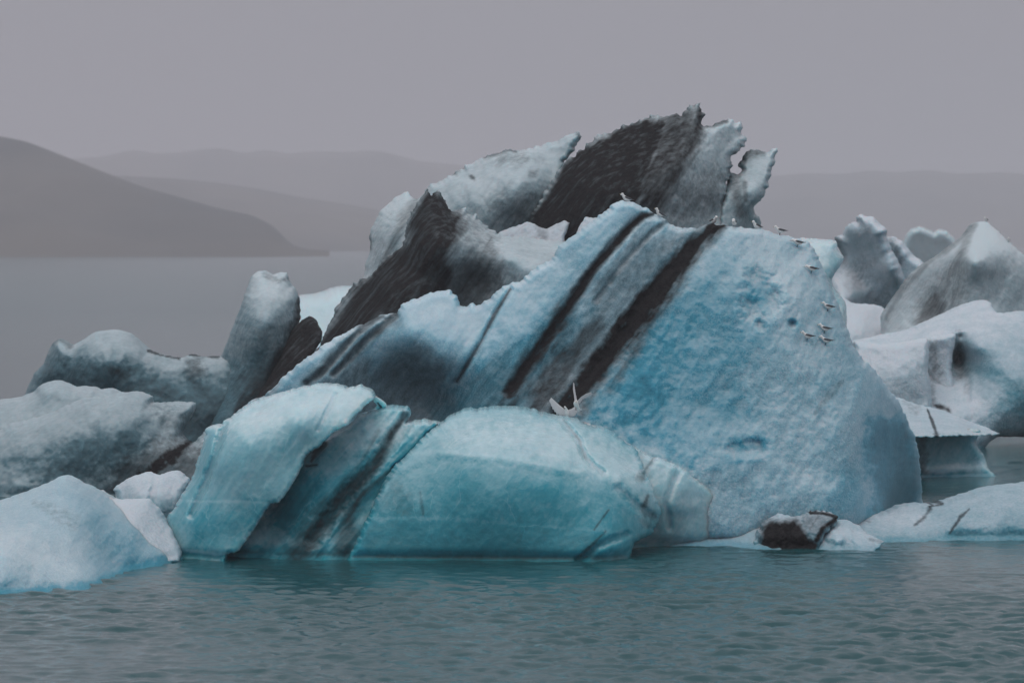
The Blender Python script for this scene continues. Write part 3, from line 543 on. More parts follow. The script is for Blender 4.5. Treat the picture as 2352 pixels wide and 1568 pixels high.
piece('ice_body', db, [(520, 975), (540, 952), (564, 929), (614, 903), (650, 866), (683, 837), (710, 817), (749, 787), (795, 761), (845, 739), (878, 723), (911, 721), (921, 701), (944, 690), (977, 678), (1003, 668), (1031, 667), (1046, 678), (1056, 701), (1070, 704), (1082, 696), (1094, 702), (1125, 683), (1155, 658), (1175, 650), (1194, 647), (1237, 609), (1266, 594), (1284, 566), (1320, 537), (1356, 512), (1392, 483), (1406, 468), (1428, 461), (1453, 465), (1475, 474), (1496, 485), (1525, 503), (1540, 515), (1565, 525), (1604, 522), (1626, 515), (1655, 516), (1698, 522), (1745, 526), (1788, 537), (1834, 547), (1862, 560), (1880, 590), (1895, 625), (1908, 660), (1925, 700), (1945, 750), (1962, 795), (1985, 828), (2010, 850), (2030, 875), (2048, 900), (2065, 920), (2083, 961), (2103, 1009), (2113, 1067), (2117, 1128), (2119, 1158), (2122, 1230), (2100, 1290), (520, 1330), (500, 1150)],
      [(560, 945, 109.5), (620, 910, 109), (700, 860, 108.6), (800, 795, 109.6), (900, 735, 111), (1000, 685, 112), (1040, 690, 112), (760, 880, 108.4), (850, 860, 110.6), (930, 860, 111.6), (1000, 900, 111.4), (1000, 760, 110.0), (940, 760, 110.0), (1020, 830, 109.6), (1080, 720, 111.5), (1080, 880, 109.4), (1100, 950, 108), (1160, 700, 111.3), (1200, 780, 109.8), (1200, 930, 107.6), (1290, 600, 112.6), (1300, 700, 111.2), (1300, 850, 109.4), (1430, 475, 114.2), (1400, 600, 112), (1380, 740, 110.6), (1340, 930, 107.2), (1560, 535, 114.8), (1500, 620, 112.6), (1550, 740, 110.8), (1500, 900, 108.2), (1450, 1000, 106.4), (1550, 1100, 105), (1650, 530, 114.8), (1700, 640, 112.2), (1640, 760, 110.4), (1700, 850, 109.2), (1650, 950, 108.0), (1700, 1060, 106.0), (1650, 1200, 104.4), (1800, 560, 115.2), (1850, 640, 113.4), (1850, 760, 111.0), (1800, 900, 108.6), (1880, 950, 108.2), (1850, 1080, 106.4), (1820, 1200, 105.2), (1900, 700, 113.2), (1950, 800, 112.2), (1960, 900, 110.2), (1975, 980, 109.6), (1995, 1080, 109.6), (2010, 1180, 109.6), (2040, 960, 113.4), (2070, 1050, 115.6), (2060, 1170, 116.2), (2110, 1120, 119.4), (1300, 1250, 105), (700, 1250, 106)],
      ICE_ROUGH, Rb=0.7, R=26, Tb=4, jag=2.5, blue=0.58, noise=0.13, nscale=1.4, scal=0.06, scs=1.7, strata=0.06, sangle=54, sscale=3, step=2.5, key='main', squash=(104.4, 0.68), coarse=[(1665, 500), (1560, 620), (1420, 820), (1300, 970), (1400, 1400), (1960, 1400), (1985, 1080), (1965, 960), (1990, 830), (1900, 500)],
      grooves=[(BAND1, 20, 0.28), (BAND2, 9, 0.22), (BAND3, 6, 0.10), (BAND4, 6, 0.15), ([(1745, 655), (1760, 690), (1740, 700)], 30, 0.30), ([(1690, 1030), (1740, 1025)], 18, 0.22), ([(1818, 742), (1820, 743)], 7, 0.25), ([(1745, 745), (1750, 750)], 9, 0.2),
               (BR1, 7, 0.15), (BR2, 7, 0.15)],
      ash=[('s', BAND1, [16, 22, 26, 29, 31, 34, 36, 36, 40], 1.1), ('s', BAND2, [4, 9, 9, 10, 11, 14, 20, 24, 26, 20], .95), ('s', BAND3, [4, 6, 8, 12, 16, 12], .6), ('s', BAND4, [3, 4, 4, 4, 3], .75),
           ('s', BR1, [7, 11, 13, 14, 12], .75), ('s', BR2, [8, 12, 14, 14, 12], .75), ('r', [(990, 990), (1030, 880), (1110, 830), (1230, 810), (1330, 700), (1300, 860), (1220, 990)], 50, .52),  # last region paints shade low on the left layers through the ash mask
           ('r', [(1470, 520), (1600, 530), (1560, 590), (1480, 690), (1400, 790), (1330, 880), (1240, 960), (1150, 960), (1240, 830), (1320, 710), (1400, 600)], 44, .50),
           ('r', [(1330, 730), (1440, 720), (1390, 800), (1290, 950), (1060, 980), (1230, 820)], 56, .82),
           ('r', [(740, 870), (800, 830), (860, 840), (960, 800), (1005, 825), (1022, 875), (1060, 910), (1180, 945), (1150, 990), (900, 990), (700, 930)], 30, .58),  # hollow made darker through the ash mask
           ('r', [(540, 950), (600, 905), (640, 885), (640, 905), (580, 930)], 9, .5), ('r', [(860, 730), (915, 720), (925, 745), (880, 770)], 14, .32),
           ('s', [(1935, 875), (1905, 905), (1870, 950)], [4, 8, 3], .28)],
      blues=[('r', [(1640, 560), (1560, 640), (1450, 790), (1350, 920), (1450, 980), (1560, 1060), (1680, 1050), (1740, 1000), (1700, 880), (1760, 760), (1720, 640)], 60, .30), ('r', [(1330, 930), (1480, 780), (1560, 760), (1500, 960), (1600, 1060), (1480, 1040)], 50, .3), ('r', [(1000, 960), (1080, 830), (1200, 740), (1330, 680), (1300, 800), (1200, 960)], 50, .35),  # last region paints translucency and shade into the lower left layers
             ('r', [(1735, 650), (1790, 655), (1800, 680), (1750, 700), (1730, 690)], 26, .25), ('r', [(1690, 1015), (1770, 1005), (1740, 1045), (1690, 1050)], 20, .22), ('s', [(1818, 742), (1822, 743)], 9, .45),
             ('r', [(1990, 960), (2090, 960), (2118, 1100), (2115, 1200), (2020, 1200), (2000, 1080)], 24, .75), ('r', [(1920, 1060), (1980, 1060), (2000, 1180), (1890, 1180)], 30, .25),
             ('r', [(1200, 650), (1300, 580), (1420, 480), (1360, 620), (1260, 770), (1120, 920), (1060, 900), (1150, 760)], 24, .0),
             ('r', [(1740, 600), (1880, 640), (1900, 780), (1800, 760)], 40, -.12), ('r', [(1800, 830), (1920, 900), (1850, 1000), (1760, 960)], 50, -.02)])
piece('ice_apron', db, [(1430, 1260), (1480, 1225), (1560, 1210), (1640, 1180), (1700, 1178), (1760, 1172), (1830, 1176), (1880, 1190), (1930, 1215), (1900, 1300), (1430, 1300)],
      [(1460, 1245, 104.6), (1600, 1215, 105.2), (1700, 1190, 106), (1800, 1190, 106), (1600, 1245, 103.8), (1750, 1225, 103.9), (1700, 1252, 103.4), (1850, 1250, 103.2), (1500, 1255, 103.6)], ICE_ROUGH, Rb=0.5, R=16, Tb=2, jag=2.0, step=2.5, blue=0.75, noise=0.12, nscale=2.4)
piece('ash_foot', db, [(1732, 1242), (1745, 1215), (1765, 1192), (1795, 1182), (1830, 1188), (1862, 1176), (1895, 1174), (1925, 1186), (1920, 1200), (1900, 1220), (1885, 1245), (1878, 1275), (1740, 1280)],
      [(1745, 1235, 103.2), (1800, 1195, 103.6), (1890, 1185, 103.8), (1800, 1235, 102.9), (1860, 1220, 103.0), (1820, 1258, 102.6), (1880, 1255, 102.7)], ICE_SNOW, Rb=0.35, R=14, Tb=1, jag=3.4, step=2, blue=0.75, noise=0.20, nscale=3, strata=0.06, sangle=48, sscale=6,
      ash=[('r', [(1738, 1240), (1750, 1205), (1770, 1192), (1800, 1196), (1828, 1190), (1845, 1215), (1868, 1238), (1880, 1252), (1870, 1280), (1740, 1280)], 13, 1.0), ('r', [(1840, 1180), (1925, 1180), (1900, 1225), (1870, 1250), (1840, 1215)], 16, .45), ('s', [(1862, 1178), (1890, 1178), (1922, 1187)], 5, .9), ('s', [(1918, 1192), (1890, 1212), (1876, 1240)], [7, 8, 8], .95), ('s', [(1880, 1185), (1860, 1215)], 5, .6)])
piece('snow_foot', db, [(1872, 1280), (1880, 1250), (1890, 1230), (1906, 1214), (1931, 1192), (1955, 1196), (1980, 1212), (1995, 1226), (2015, 1236), (2032, 1243), (2020, 1256), (1990, 1280)],
      [(1890, 1245, 103.0), (1930, 1205, 104.2), (1980, 1222, 104), (1930, 1240, 102.6), (1980, 1248, 102.6), (1945, 1262, 102.3)], ICE_SNOW, Rb=0.35, R=14, Tb=1, jag=2.2, step=2, blue=0.75, noise=0.16, nscale=2.5,
      ash=[('s', [(2000, 1238), (2025, 1242)], 4, .4)])

ob = berg('low_iceberg', 2230, 105.5, 'low snowy blue ice tongue with thin ash cracks, front right edge')
piece('ice_body', ob, [(1930, 1260), (1956, 1192), (1987, 1183), (2043, 1176), (2066, 1163), (2113, 1156), (2141, 1160), (2169, 1152), (2217, 1138), (2267, 1121), (2309, 1114), (2352, 1111), (2420, 1100), (2560, 1110), (2600, 1200), (2600, 1270), (2035, 1270)],
      [(1970, 1195, 107.5), (2060, 1175, 109), (2140, 1170, 109.5), (2230, 1145, 110), (2350, 1125, 111), (2550, 1130, 111), (2000, 1225, 105.6), (2100, 1205, 106.6), (2200, 1195, 107), (2300, 1170, 107.6), (2400, 1165, 107.6), (2050, 1242, 105), (2200, 1236, 106.1), (2350, 1234, 106.2), (2550, 1234, 106)],
      ICE_SNOW, squash=(105, 0.7), Rb=0.9, R=24, Tb=2, jag=1.6, step=2.5, blue=0.95, noise=0.10, nscale=1.8,
      ash=[('s', [(2137, 1168), (2120, 1190), (2100, 1206)], [5, 4, 2], .7), ('s', [(2226, 1168), (2205, 1190), (2180, 1225)], [2, 4, 2], .75), ('s', [(2135, 1163), (2165, 1156)], 2.5, .8), ('r', [(1945, 1190), (1985, 1184), (2000, 1198), (1970, 1202)], 6, .4)],
      blues=[('r', [(2000, 1170), (2100, 1160), (2130, 1190), (2050, 1210), (1980, 1200)], 16, -.3)])

# ------------------------------------------------------------------ front turquoise berg
cb = berg('turquoise_iceberg', 950, 100, 'clear turquoise iceberg in front, with rounded dome, left fin and dirty ribs')
piece('ice_ribs', cb, [(470, 1330), (500, 1240), (560, 1170), (660, 1060), (760, 995), (800, 975), (822, 953), (842, 947), (860, 941), (872, 934), (886, 932), (905, 932), (922, 933), (935, 936), (942, 946), (943, 954), (936, 966), (931, 972), (949, 968), (973, 964), (990, 967), (1010, 970), (1040, 985), (1060, 1330)],
      [(620, 1200, 101.5), (760, 1010, 103.2), (830, 960, 103.8), (930, 950, 104), (1000, 980, 103.8), (740, 1100, 101.2), (850, 1040, 102.2), (950, 1040, 102.6), (700, 1200, 100.3), (800, 1170, 100.9), (900, 1150, 101.2), (650, 1287, 99.2), (800, 1287, 99.3), (1000, 1287, 99.4)],
      ICE_CLEAR, squash=(99.2, 0.75), Rb=0.5, R=14, Tb=2, jag=2.0, step=2.5, blue=1.05, noise=0.10, strata=0.12, sangle=50, sscale=5,
      grooves=[([(930, 970), (880, 1040), (800, 1130), (720, 1240)], 16, 0.25), ([(1005, 975), (950, 1040), (905, 1075)], 6, 0.3)],
      ash=[('s', [(1005, 975), (975, 1010), (945, 1045), (905, 1075)], [2, 4, 4, 2], .95), ('s', [(925, 965), (900, 1000), (860, 1070), (800, 1130), (740, 1200), (690, 1270)], [5, 9, 16, 24, 30, 34], .78), ('r', [(922, 936), (942, 945), (940, 960), (925, 972), (915, 962)], 5, .6), ('s', [(745, 1020), (725, 1040), (715, 1060)], [6, 8, 3], .75), ('s', [(704, 1070), (728, 1067)], 3, .7),
           ('s', [(905, 1075), (860, 1110), (820, 1150), (800, 1180), (790, 1260)], [5, 8, 14, 20, 26], .7), ('s', [(870, 990), (830, 1060), (770, 1130)], 5, .35)],
      blues=[('r', [(760, 990), (930, 935), (1010, 970), (900, 1010), (800, 1040)], 26, -.42)])
piece('ice_arch', cb, [(856, 912), (862, 908), (876, 916), (884, 922), (889, 935), (880, 940), (868, 942), (860, 936), (866, 930), (859, 922)], [(862, 920, 102.8), (880, 930, 103), (868, 938, 103.2)], ICE_CLEAR, Rb=0.15, R=6, Tb=0.2, jag=1.2, step=1.5, blue=0.05, noise=0.03,
      ash=[('s', [(868, 926), (876, 935)], 2, .7)])
piece('ice_dome', cb, [(800, 1340), (820, 1240), (850, 1170), (880, 1110), (900, 1075), (940, 1040), (975, 1000), (1013, 971), (1036, 954), (1064, 942), (1098, 939), (1138, 935), (1183, 936), (1213, 939), (1264, 952), (1315, 961), (1346, 974), (1383, 983), (1414, 998), (1431, 1012), (1462, 1034), (1478, 1070), (1500, 1120), (1518, 1180), (1500, 1222), (1472, 1238), (1455, 1250), (1448, 1284), (1440, 1340)],
      [(870, 1140, 99.8), (960, 1040, 100.8), (1060, 960, 102.2), (1180, 950, 102.5), (1300, 975, 102.4), (1450, 1045, 102.4), (1620, 1145, 103.4), (1080, 1020, 100.5), (1180, 1030, 100.2), (1300, 1060, 100.3), (1420, 1090, 100.8), (1540, 1130, 102.0), (1000, 1110, 99.7), (1120, 1110, 99.2), (1250, 1120, 99.2), (1380, 1150, 99.6), (1500, 1190, 101.4), (950, 1190, 99.2), (1100, 1200, 98.9), (1300, 1210, 98.9), (1430, 1230, 99.4), (850, 1285, 98.9), (1100, 1285, 98.8), (1400, 1285, 98.8), (1560, 1225, 103.2)],
      ICE_CLEAR, Rb=0.6, R=20, Tb=3, jag=2.0, step=1.7, blue=0.96, noise=0.05, nscale=0.8, scal=0.035, scs=1.2,
      grooves=[([(900, 1075), (1000, 1035), (1150, 1045), (1330, 1080)], 14, -0.05), ([(1285, 960), (1330, 1010), (1345, 1050), (1385, 1085)], 7, 0.16), ([(1420, 1120), (1460, 1160), (1520, 1200)], 9, 0.15), ([(1440, 1225), (1380, 1250), (1330, 1285)], 8, 0.12)],
      ash=[('s', [(1500, 1052), (1485, 1075), (1470, 1098)], [2, 5, 9], .5), ('s', [(1487, 1140), (1480, 1160)], [4, 8], .6), ('s', [(1398, 1170), (1365, 1215)], 2.5, .6), ('s', [(1335, 1275), (1390, 1220)], 3, .5), ('r', [(1470, 1170), (1510, 1180), (1495, 1215), (1475, 1200)], 9, .32), ('s', [(1295, 965), (1330, 1010), (1345, 1055)], 3, .3), ('s', [(965, 1130), (972, 1180)], 4, .4), ('r', [(815, 1175), (875, 1080), (905, 1085), (930, 1120), (960, 1180)], 14, .17)],
      blues=[('r', [(1020, 980), (1300, 970), (1480, 1050), (1620, 1130), (1600, 1180), (1450, 1140), (1300, 1060), (1050, 1030)], 40, -.34), ('r', [(820, 1200), (1400, 1220), (1400, 1330), (800, 1330)], 60, .22), ('r', [(1440, 1090), (1640, 1140), (1560, 1210), (1480, 1200)], 30, -.2), ('s', [(905, 1045), (1000, 1036), (1150, 1048), (1330, 1082)], 5, -.16), ('s', [(860, 1190), (1000, 1188), (1200, 1205), (1440, 1222)], 4, -.12), ('s', [(840, 1268), (1100, 1272), (1440, 1270)], 4, -.10)])
piece('ice_tail', cb, [(1330, 985), (1383, 983), (1414, 998), (1431, 1012), (1465, 1032), (1499, 1051), (1523, 1054), (1567, 1076), (1594, 1097), (1635, 1124), (1656, 1144), (1648, 1165), (1660, 1200), (1650, 1310), (1380, 1310)],
      [(1400, 1005, 103.2), (1500, 1065, 103.4), (1630, 1145, 104.5), (1430, 1090, 102.4), (1530, 1130, 102.9), (1480, 1190, 102.6), (1580, 1190, 103.6), (1500, 1250, 103.3), (1620, 1250, 104.1)], ICE_CLEAR, Rb=0.6, R=20, Tb=2, jag=1.8, step=2.5, blue=0.50, noise=0.08, nscale=1.6, scal=0.05,
      grooves=[([(1560, 1080), (1530, 1150), (1540, 1210)], 7, 0.12), ([(1470, 1150), (1530, 1165), (1600, 1160)], 12, -0.06)],
      ash=[('s', [(1500, 1052), (1485, 1075), (1470, 1098)], [2, 5, 9], .5), ('s', [(1487, 1140), (1480, 1160)], [4, 8], .6), ('r', [(1470, 1170), (1510, 1180), (1495, 1215), (1475, 1200)], 9, .32)])
piece('ice_fin', cb, [(405, 1340), (382, 1200), (400, 1165), (436, 1105), (448, 1075), (465, 1020), (472, 997), (471, 986), (481, 978), (505, 978), (514, 967), (538, 952), (568, 928), (604, 913), (661, 897), (703, 886), (736, 882), (766, 883), (796, 889), (811, 888), (826, 885), (844, 892), (859, 904), (861, 914), (840, 930), (820, 950), (796, 976), (763, 994), (736, 1024), (704, 1045), (688, 1081), (664, 1123), (643, 1153), (624, 1156), (604, 1180), (583, 1216), (545, 1266), (520, 1276), (500, 1340)],
      [(400, 1190, 101.8), (450, 1085, 102.4), (480, 990, 103), (600, 925, 103.4), (740, 893, 103.8), (850, 905, 103.6), (560, 1000, 100.6), (680, 960, 101.0), (780, 940, 101.8), (500, 1060, 100.6), (620, 1060, 99.8), (700, 1020, 100.6), (480, 1180, 99.8), (580, 1150, 99.2), (430, 1270, 100.2), (500, 1270, 98.8), (560, 1230, 98.9)],
      ICE_CLEAR, squash=(98.8, 0.55), crisp=0.5, Rb=0.5, R=14, Tb=2, jag=2.0, step=1.8, blue=0.72, noise=0.05, nscale=1.0, strata=0.05, sangle=62, scal=0.05, scs=1.6,
      grooves=[([(514, 970), (500, 1030), (470, 1110), (440, 1180)], 8, 0.22), ([(770, 905), (730, 985)], 5, 0.06)],
      ash=[('s', [(735, 1028), (712, 1050), (700, 1070)], [5, 8, 5], .5)],
      blues=[('r', [(480, 985), (600, 915), (740, 885), (860, 905), (780, 960), (600, 1000)], 34, -.22), ('r', [(440, 1180), (620, 1150), (540, 1270), (430, 1270)], 30, .2), ('s', [(855, 918), (820, 952), (765, 994)], 7, -.6), ('s', [(430, 1150), (560, 1151), (640, 1155)], 3, -.16), ('s', [(430, 1263), (500, 1272), (545, 1268)], 3, -.25), ('s', [(690, 1075), (664, 1123), (640, 1154), (604, 1182), (583, 1218), (545, 1266)], 4, -.45)])

# ------------------------------------------------------------------ small chunk and front left berg
o = piece('ice_chunk', None, [(250, 1270), (267, 1144), (260, 1122), (291, 1100), (318, 1089), (342, 1083), (362, 1091), (386, 1083), (407, 1081), (424, 1093), (434, 1107), (420, 1140), (410, 1180), (420, 1270)],
          [(275, 1120, 107.2), (340, 1090, 107.6), (410, 1090, 107.6), (330, 1130, 105.8), (390, 1140, 105.6), (300, 1200, 105.4), (390, 1230, 105)], ICE_SNOW, squash=(105, 0.6), Rb=0.7, R=26, Tb=1.2, jag=1.6, step=2.5, blue=0.55, noise=0.1, nscale=1.6, grooves=[([(362, 1092), (350, 1130), (340, 1170)], 8, .15)])
tag(o, 'small white ice chunk wedged between the turquoise fin and the front left ice', 'ice chunk')
ab = berg('front_iceberg', 150, 94, 'low rounded white blue iceberg nearest the camera, bottom left corner')
piece('ice_shoulder', ab, [(200, 1200), (226, 1126), (260, 1146), (300, 1147), (339, 1145), (350, 1156), (362, 1168), (378, 1192), (400, 1225), (410, 1290), (200, 1290)], [(240, 1145, 100.6), (330, 1155, 100.4), (380, 1200, 100.2), (300, 1200, 99)], ICE_SNOW, Rb=0.5, R=16, Tb=1, jag=1.0, step=2.5, blue=0.4, noise=0.08, strata=0.05, sangle=-35)
piece('ice_body', ab, [(-330, 1240), (-150, 1185), (0, 1149), (62, 1127), (106, 1110), (137, 1095), (154, 1095), (181, 1110), (219, 1127), (260, 1148), (328, 1185), (383, 1213), (405, 1240), (424, 1266), (440, 1330), (420, 1420), (-330, 1470)],
      [(-200, 1230, 95), (0, 1165, 97.5), (140, 1105, 99), (250, 1150, 99.8), (380, 1225, 100.8), (100, 1180, 96), (200, 1180, 96.8), (300, 1230, 97.8), (0, 1260, 91.8), (120, 1270, 93), (250, 1290, 95.2), (370, 1270, 98.2), (427, 1281, 99.6), (393, 1291, 98.3), (308, 1308, 96.0), (246, 1329, 93.4), (205, 1346, 91.4), (103, 1356, 90.3), (0, 1363, 89.5), (-200, 1370, 88.7)],
      ICE_ROUGH, Rb=0.9, R=30, Tb=2, jag=1.2, step=1.8, blue=0.72, noise=0.10, nscale=1.6, strata=0.05, sangle=-38, sscale=2,
      blues=[('r', [(180, 1130), (300, 1200), (400, 1260), (300, 1310), (230, 1240), (170, 1180)], 40, .2), ('r', [(-100, 1200), (60, 1230), (190, 1300), (150, 1340), (0, 1300)], 40, -.25), ('s', [(427, 1285), (308, 1310), (205, 1348), (0, 1362)], 12, .35)],
      ash=[('s', [(80, 1155), (110, 1165), (170, 1200)], [6, 12, 16], .14)])

# ------------------------------------------------------------------ gulls
def flat_mat(name, c, rough=0.7):
    m = bpy.data.materials.new(name); m.use_nodes = True; t = m.node_tree; b = t.nodes['Principled BSDF']
    tc = nd(t, 'TexCoord'); n = nd(t, 'TexNoise'); n.inputs['Scale'].default_value = 60; n.inputs['Detail'].default_value = 3
    r = nd(t, 'ValToRGB'); r.color_ramp.elements[0].color = (*[x * 0.8 for x in c], 1); r.color_ramp.elements[1].color = (*[min(1, x * 1.1) for x in c], 1)
    t.links.new(tc.outputs['Object'], n.inputs['Vector']); t.links.new(n.outputs[0], r.inputs[0]); t.links.new(r.outputs[0], b.inputs['Base Color'])
    b.inputs['Roughness'].default_value = rough; return m
G_WHITE = flat_mat('white_plumage', (0.84, 0.83, 0.81)); G_GREY = flat_mat('grey_plumage', (0.075, 0.078, 0.088)); G_BLACK = flat_mat('black_plumage', (0.02, 0.02, 0.022))
G_LEG = flat_mat('dark_legs', (0.03, 0.028, 0.028)); G_BILL = flat_mat('yellow_bill', (0.35, 0.28, 0.10))

def loft(rings, seg=12):
    """rings: (centre, axis a vector, axis b vector)"""
    V = []; F = []
    for c, a, b in rings:
        for k in range(seg):
            th = 2 * math.pi * k / seg; V.append(Vector(c) + Vector(a) * math.cos(th) + Vector(b) * math.sin(th))
    n = len(rings)
    for i in range(n - 1):
        for k in range(seg):
            F.append((i * seg + k, i * seg + (k + 1) % seg, (i + 1) * seg + (k + 1) % seg, (i + 1) * seg + k))
    F.append(tuple(range(seg))[::-1]); F.append(tuple((n - 1) * seg + k for k in range(seg)))
    return [tuple(v) for v in V], F

def mesh(name, VF, mat, sub=1):
    me = bpy.data.meshes.new(name); me.from_pydata(VF[0], [], VF[1]); me.update()
    for p in me.polygons: p.use_smooth = True
    me.materials.append(mat); return me

def body_rings(head='up'):
    H = {'up': [(-0.172, .238, .008, .008), (-0.166, .240, .022, .022), (-0.150, .246, .034, .034), (-0.125, .246, .038, .037), (-0.105, .228, .036, .034), (-0.088, .200, .042, .038)],
         'low': [(-0.190, .196, .008, .008), (-0.184, .198, .022, .022), (-0.168, .204, .034, .034), (-0.143, .206, .038, .037), (-0.120, .196, .038, .036), (-0.095, .180, .044, .042)],
         'tucked': [(-0.100, .165, .010, .010), (-0.112, .182, .028, .026), (-0.112, .206, .038, .036), (-0.092, .220, .042, .038), (-0.070, .212, .046, .040), (-0.055, .188, .052, .046)]}[head]
    B = [(-0.062, .165, .056, .055), (-0.03, .142, .066, .066), (0.02, .124, .070, .068), (0.07, .118, .062, .058), (0.115, .120, .046, .040), (0.150, .124, .032, .022), (0.190, .126, .030, .010), (0.225, .126, .034, .005)]
    return [((x, 0, z), (0, ry, 0), (rz * (0.55 if i < 6 else 0.15), 0, rz)) for i, (x, z, ry, rz) in enumerate(H + B)]

BODY = {h: mesh('body', loft(body_rings(h)), G_WHITE) for h in ('up', 'low', 'tucked')}
def wing_folded(s):
    R_ = []
    for x, z, t_, h in ((-0.062, .170, .004, .006), (-0.045, .170, .015, .024), (-0.01, .162, .020, .038), (0.04, .150, .020, .040), (0.10, .142, .017, .032), (0.15, .137, .012, .022), (0.185, .133, .009, .015)):
        yy = s * (0.054 if x < 0.06 else 0.054 - (x - 0.06) * 0.20)
        R_.append(((x, yy, z), (0, t_, 0), (0, 0, h)))
    return loft(R_, 10)
WING = {s: mesh('wing', wing_folded(s), G_GREY) for s in (-1, 1)}
TIP = {s: mesh('wing_tip', loft([((0.182, s * .031, .131), (0, .008, 0), (0, 0, .014)), ((0.215, s * .022, .131), (0, .006, 0), (0, 0, .011)), ((0.262, s * .010, .134), (0, .002, 0), (0, 0, .003))], 8), G_BLACK) for s in (-1, 1)}
def leg_geo(s, h=0.075):
    V, F = loft([((0.012, s * .024, h), (.008, 0, 0), (0, .008, 0)), ((0.004, s * .024, h * .5), (.0055, 0, 0), (0, .0055, 0)), ((0.0, s * .024, .004), (.006, 0, 0), (0, .006, 0))], 6)
    n = len(V); V += [(0.012, s * .024 - .012, 0), (0.012, s * .024 + .012, 0), (-0.05, s * .024 + .026, 0), (-0.055, s * .024, 0), (-0.05, s * .024 - .026, 0), (0.0, s * .024, .012)]
    F += [(n, n + 1, n + 5), (n + 1, n + 2, n + 5), (n + 2, n + 3, n + 5), (n + 3, n + 4, n + 5), (n + 4, n, n + 5), (n, n + 4, n + 3, n + 2, n + 1)]
    return V, F
LEG = {s: mesh('leg', leg_geo(s), G_LEG) for s in (-1, 1)}
def bill_geo(x, z, dx, dz):
    return loft([((x, 0, z), (0, .008, 0), (0, 0, .010)), ((x + dx * .6, 0, z + dz * .6), (0, .006, 0), (0, 0, .008)), ((x + dx, 0, z + dz), (0, .002, 0), (0, 0, .002))], 8)
BILL = {'up': mesh('bill', bill_geo(-0.165, .238, -0.042, -0.008), G_BILL), 'low': mesh('bill', bill_geo(-0.183, .196, -0.042, -0.010), G_BILL), 'tucked': mesh('bill', bill_geo(-0.104, .170, 0.0, -0.04), G_BILL)}
EYE = {}
for h, (ex, ez) in {'up': (-0.146, .252), 'low': (-0.164, .210), 'tucked': (-0.104, .200)}.items():
    for s in (-1, 1):
        EYE[h, s] = mesh('eye', loft([((ex, s * (.031 + d), ez), (r, 0, 0), (0, 0, r)) for d, r in ((0, .004), (.003, .006), (.006, .003))], 6), G_BLACK)

def child(name, me, parent):
    o = bpy.data.objects.new(name, me); col.objects.link(o); o.parent = parent; return o

GG = 'gulls perched on the ice'
def gull(pos, heading, label, head='up', sit=False, pitch=0.0, scale=1.0):
    """heading: 0 faces left in the picture, 90 faces the camera"""
    o = bpy.data.objects.new('gull', None); col.objects.link(o); tag(o, label, 'gull', GG)
    o.location = Vector(pos) + Vector((0, 0, -0.05 if sit else 0.0))
    o.rotation_euler = (0, math.radians(pitch), math.radians(heading)); o.scale = (scale,) * 3
    child('body', BODY[head], o)
    for s in (-1, 1):
        wg = child('wing', WING[s], o); child('wing_tip', TIP[s], wg)
        if not sit: child('leg', LEG[s], o)
        child('eye', EYE[head, s], o)
    child('bill', BILL[head], o)
    return o

for (u, v, hd, head, sit, pit, sk, label) in [
    (1437, 463, 15, 'up', True, 8, 'main', 'gull sitting on the highest snow crest, at the left end of the row'),
    (1512, 496, 25, 'up', True, 18, 'main', 'gull resting on the crest just right of and below the topmost bird'),
    (1640, 514, 120, 'up', True, 0, 'main', 'gull facing forward on top of the black ash band'),
    (1686, 522, 75, 'tucked', False, 0, 'main', 'white breasted gull preening with its head tucked, right of the ash band'),
    (1736, 526, 35, 'up', True, 8, 'main', 'upright gull on the crest next to the preening bird'),
    (1790, 541, 10, 'up', False, 0, 'main', 'gull on the crest where it starts to bend down right'),
    (1832, 568, 5, 'low', False, 0, 'main', 'dark backed gull with lowered head at the bend of the crest'),
    (1864, 627, 5, 'low', False, 0, 'main', 'solitary gull leaning forward on the upper right slope'),
    (1902, 714, 5, 'up', False, 0, 'main', 'lone gull midway down the right slope'),
    (1894, 764, 0, 'up', False, 0, 'main', 'upper bird of the three gulls clustered on the right slope'),
    (1853, 782, 8, 'up', False, 0, 'main', 'left bird of the three gulls clustered on the right slope'),
    (1897, 791, 3, 'up', False, 0, 'main', 'lowest bird of the three gulls clustered on the right slope'),
    (2264, 509, 60, 'up', True, 0, 'peak', 'gull on the tip of the grey pointed iceberg at right'),
    (2317, 556, 80, 'up', True, 0, 'peak', 'tiny gull on the right shoulder of the grey pointed iceberg')]:
    gull(on(sk, u, v), hd, label, head, sit, pit)

def spread_wing(pts, n=7, tk=0.006):
    """pts: (leading edge, trailing edge) along the wing; a thin closed vane with feathered trailing edge"""
    V = []; F = []; m = len(pts)
    for L_, T_ in pts:
        L_, T_ = Vector(L_), Vector(T_)
        for k in range(n):
            V.append(L_.lerp(T_, k / (n - 1)) + Vector((0, -tk * math.sin(math.pi * (k + .6) / (n + .2)), 0)))
    for L_, T_ in pts:
        L_, T_ = Vector(L_), Vector(T_)
        for k in range(n):
            V.append(L_.lerp(T_, k / (n - 1)) + Vector((0, tk * math.sin(math.pi * (k + .6) / (n + .2)), 0)))
    o_ = m * n
    for i in range(m - 1):
        for k in range(n - 1):
            a, b, c, d = i * n + k, i * n + k + 1, (i + 1) * n + k + 1, (i + 1) * n + k
            F.append((a, b, c, d)); F.append((o_ + d, o_ + c, o_ + b, o_ + a))
    for i in range(m - 1):
        F.append((i * n, (i + 1) * n, o_ + (i + 1) * n, o_ + i * n)); k = n - 1
        F.append(((i + 1) * n + k, i * n + k, o_ + i * n + k, o_ + (i + 1) * n + k))
    for k in range(n - 1):
        F.append((k + 1, k, o_ + k, o_ + k + 1)); j = (m - 1) * n
        F.append((j + k, j + k + 1, o_ + j + k + 1, o_ + j + k))
    return [tuple(v) for v in V], F

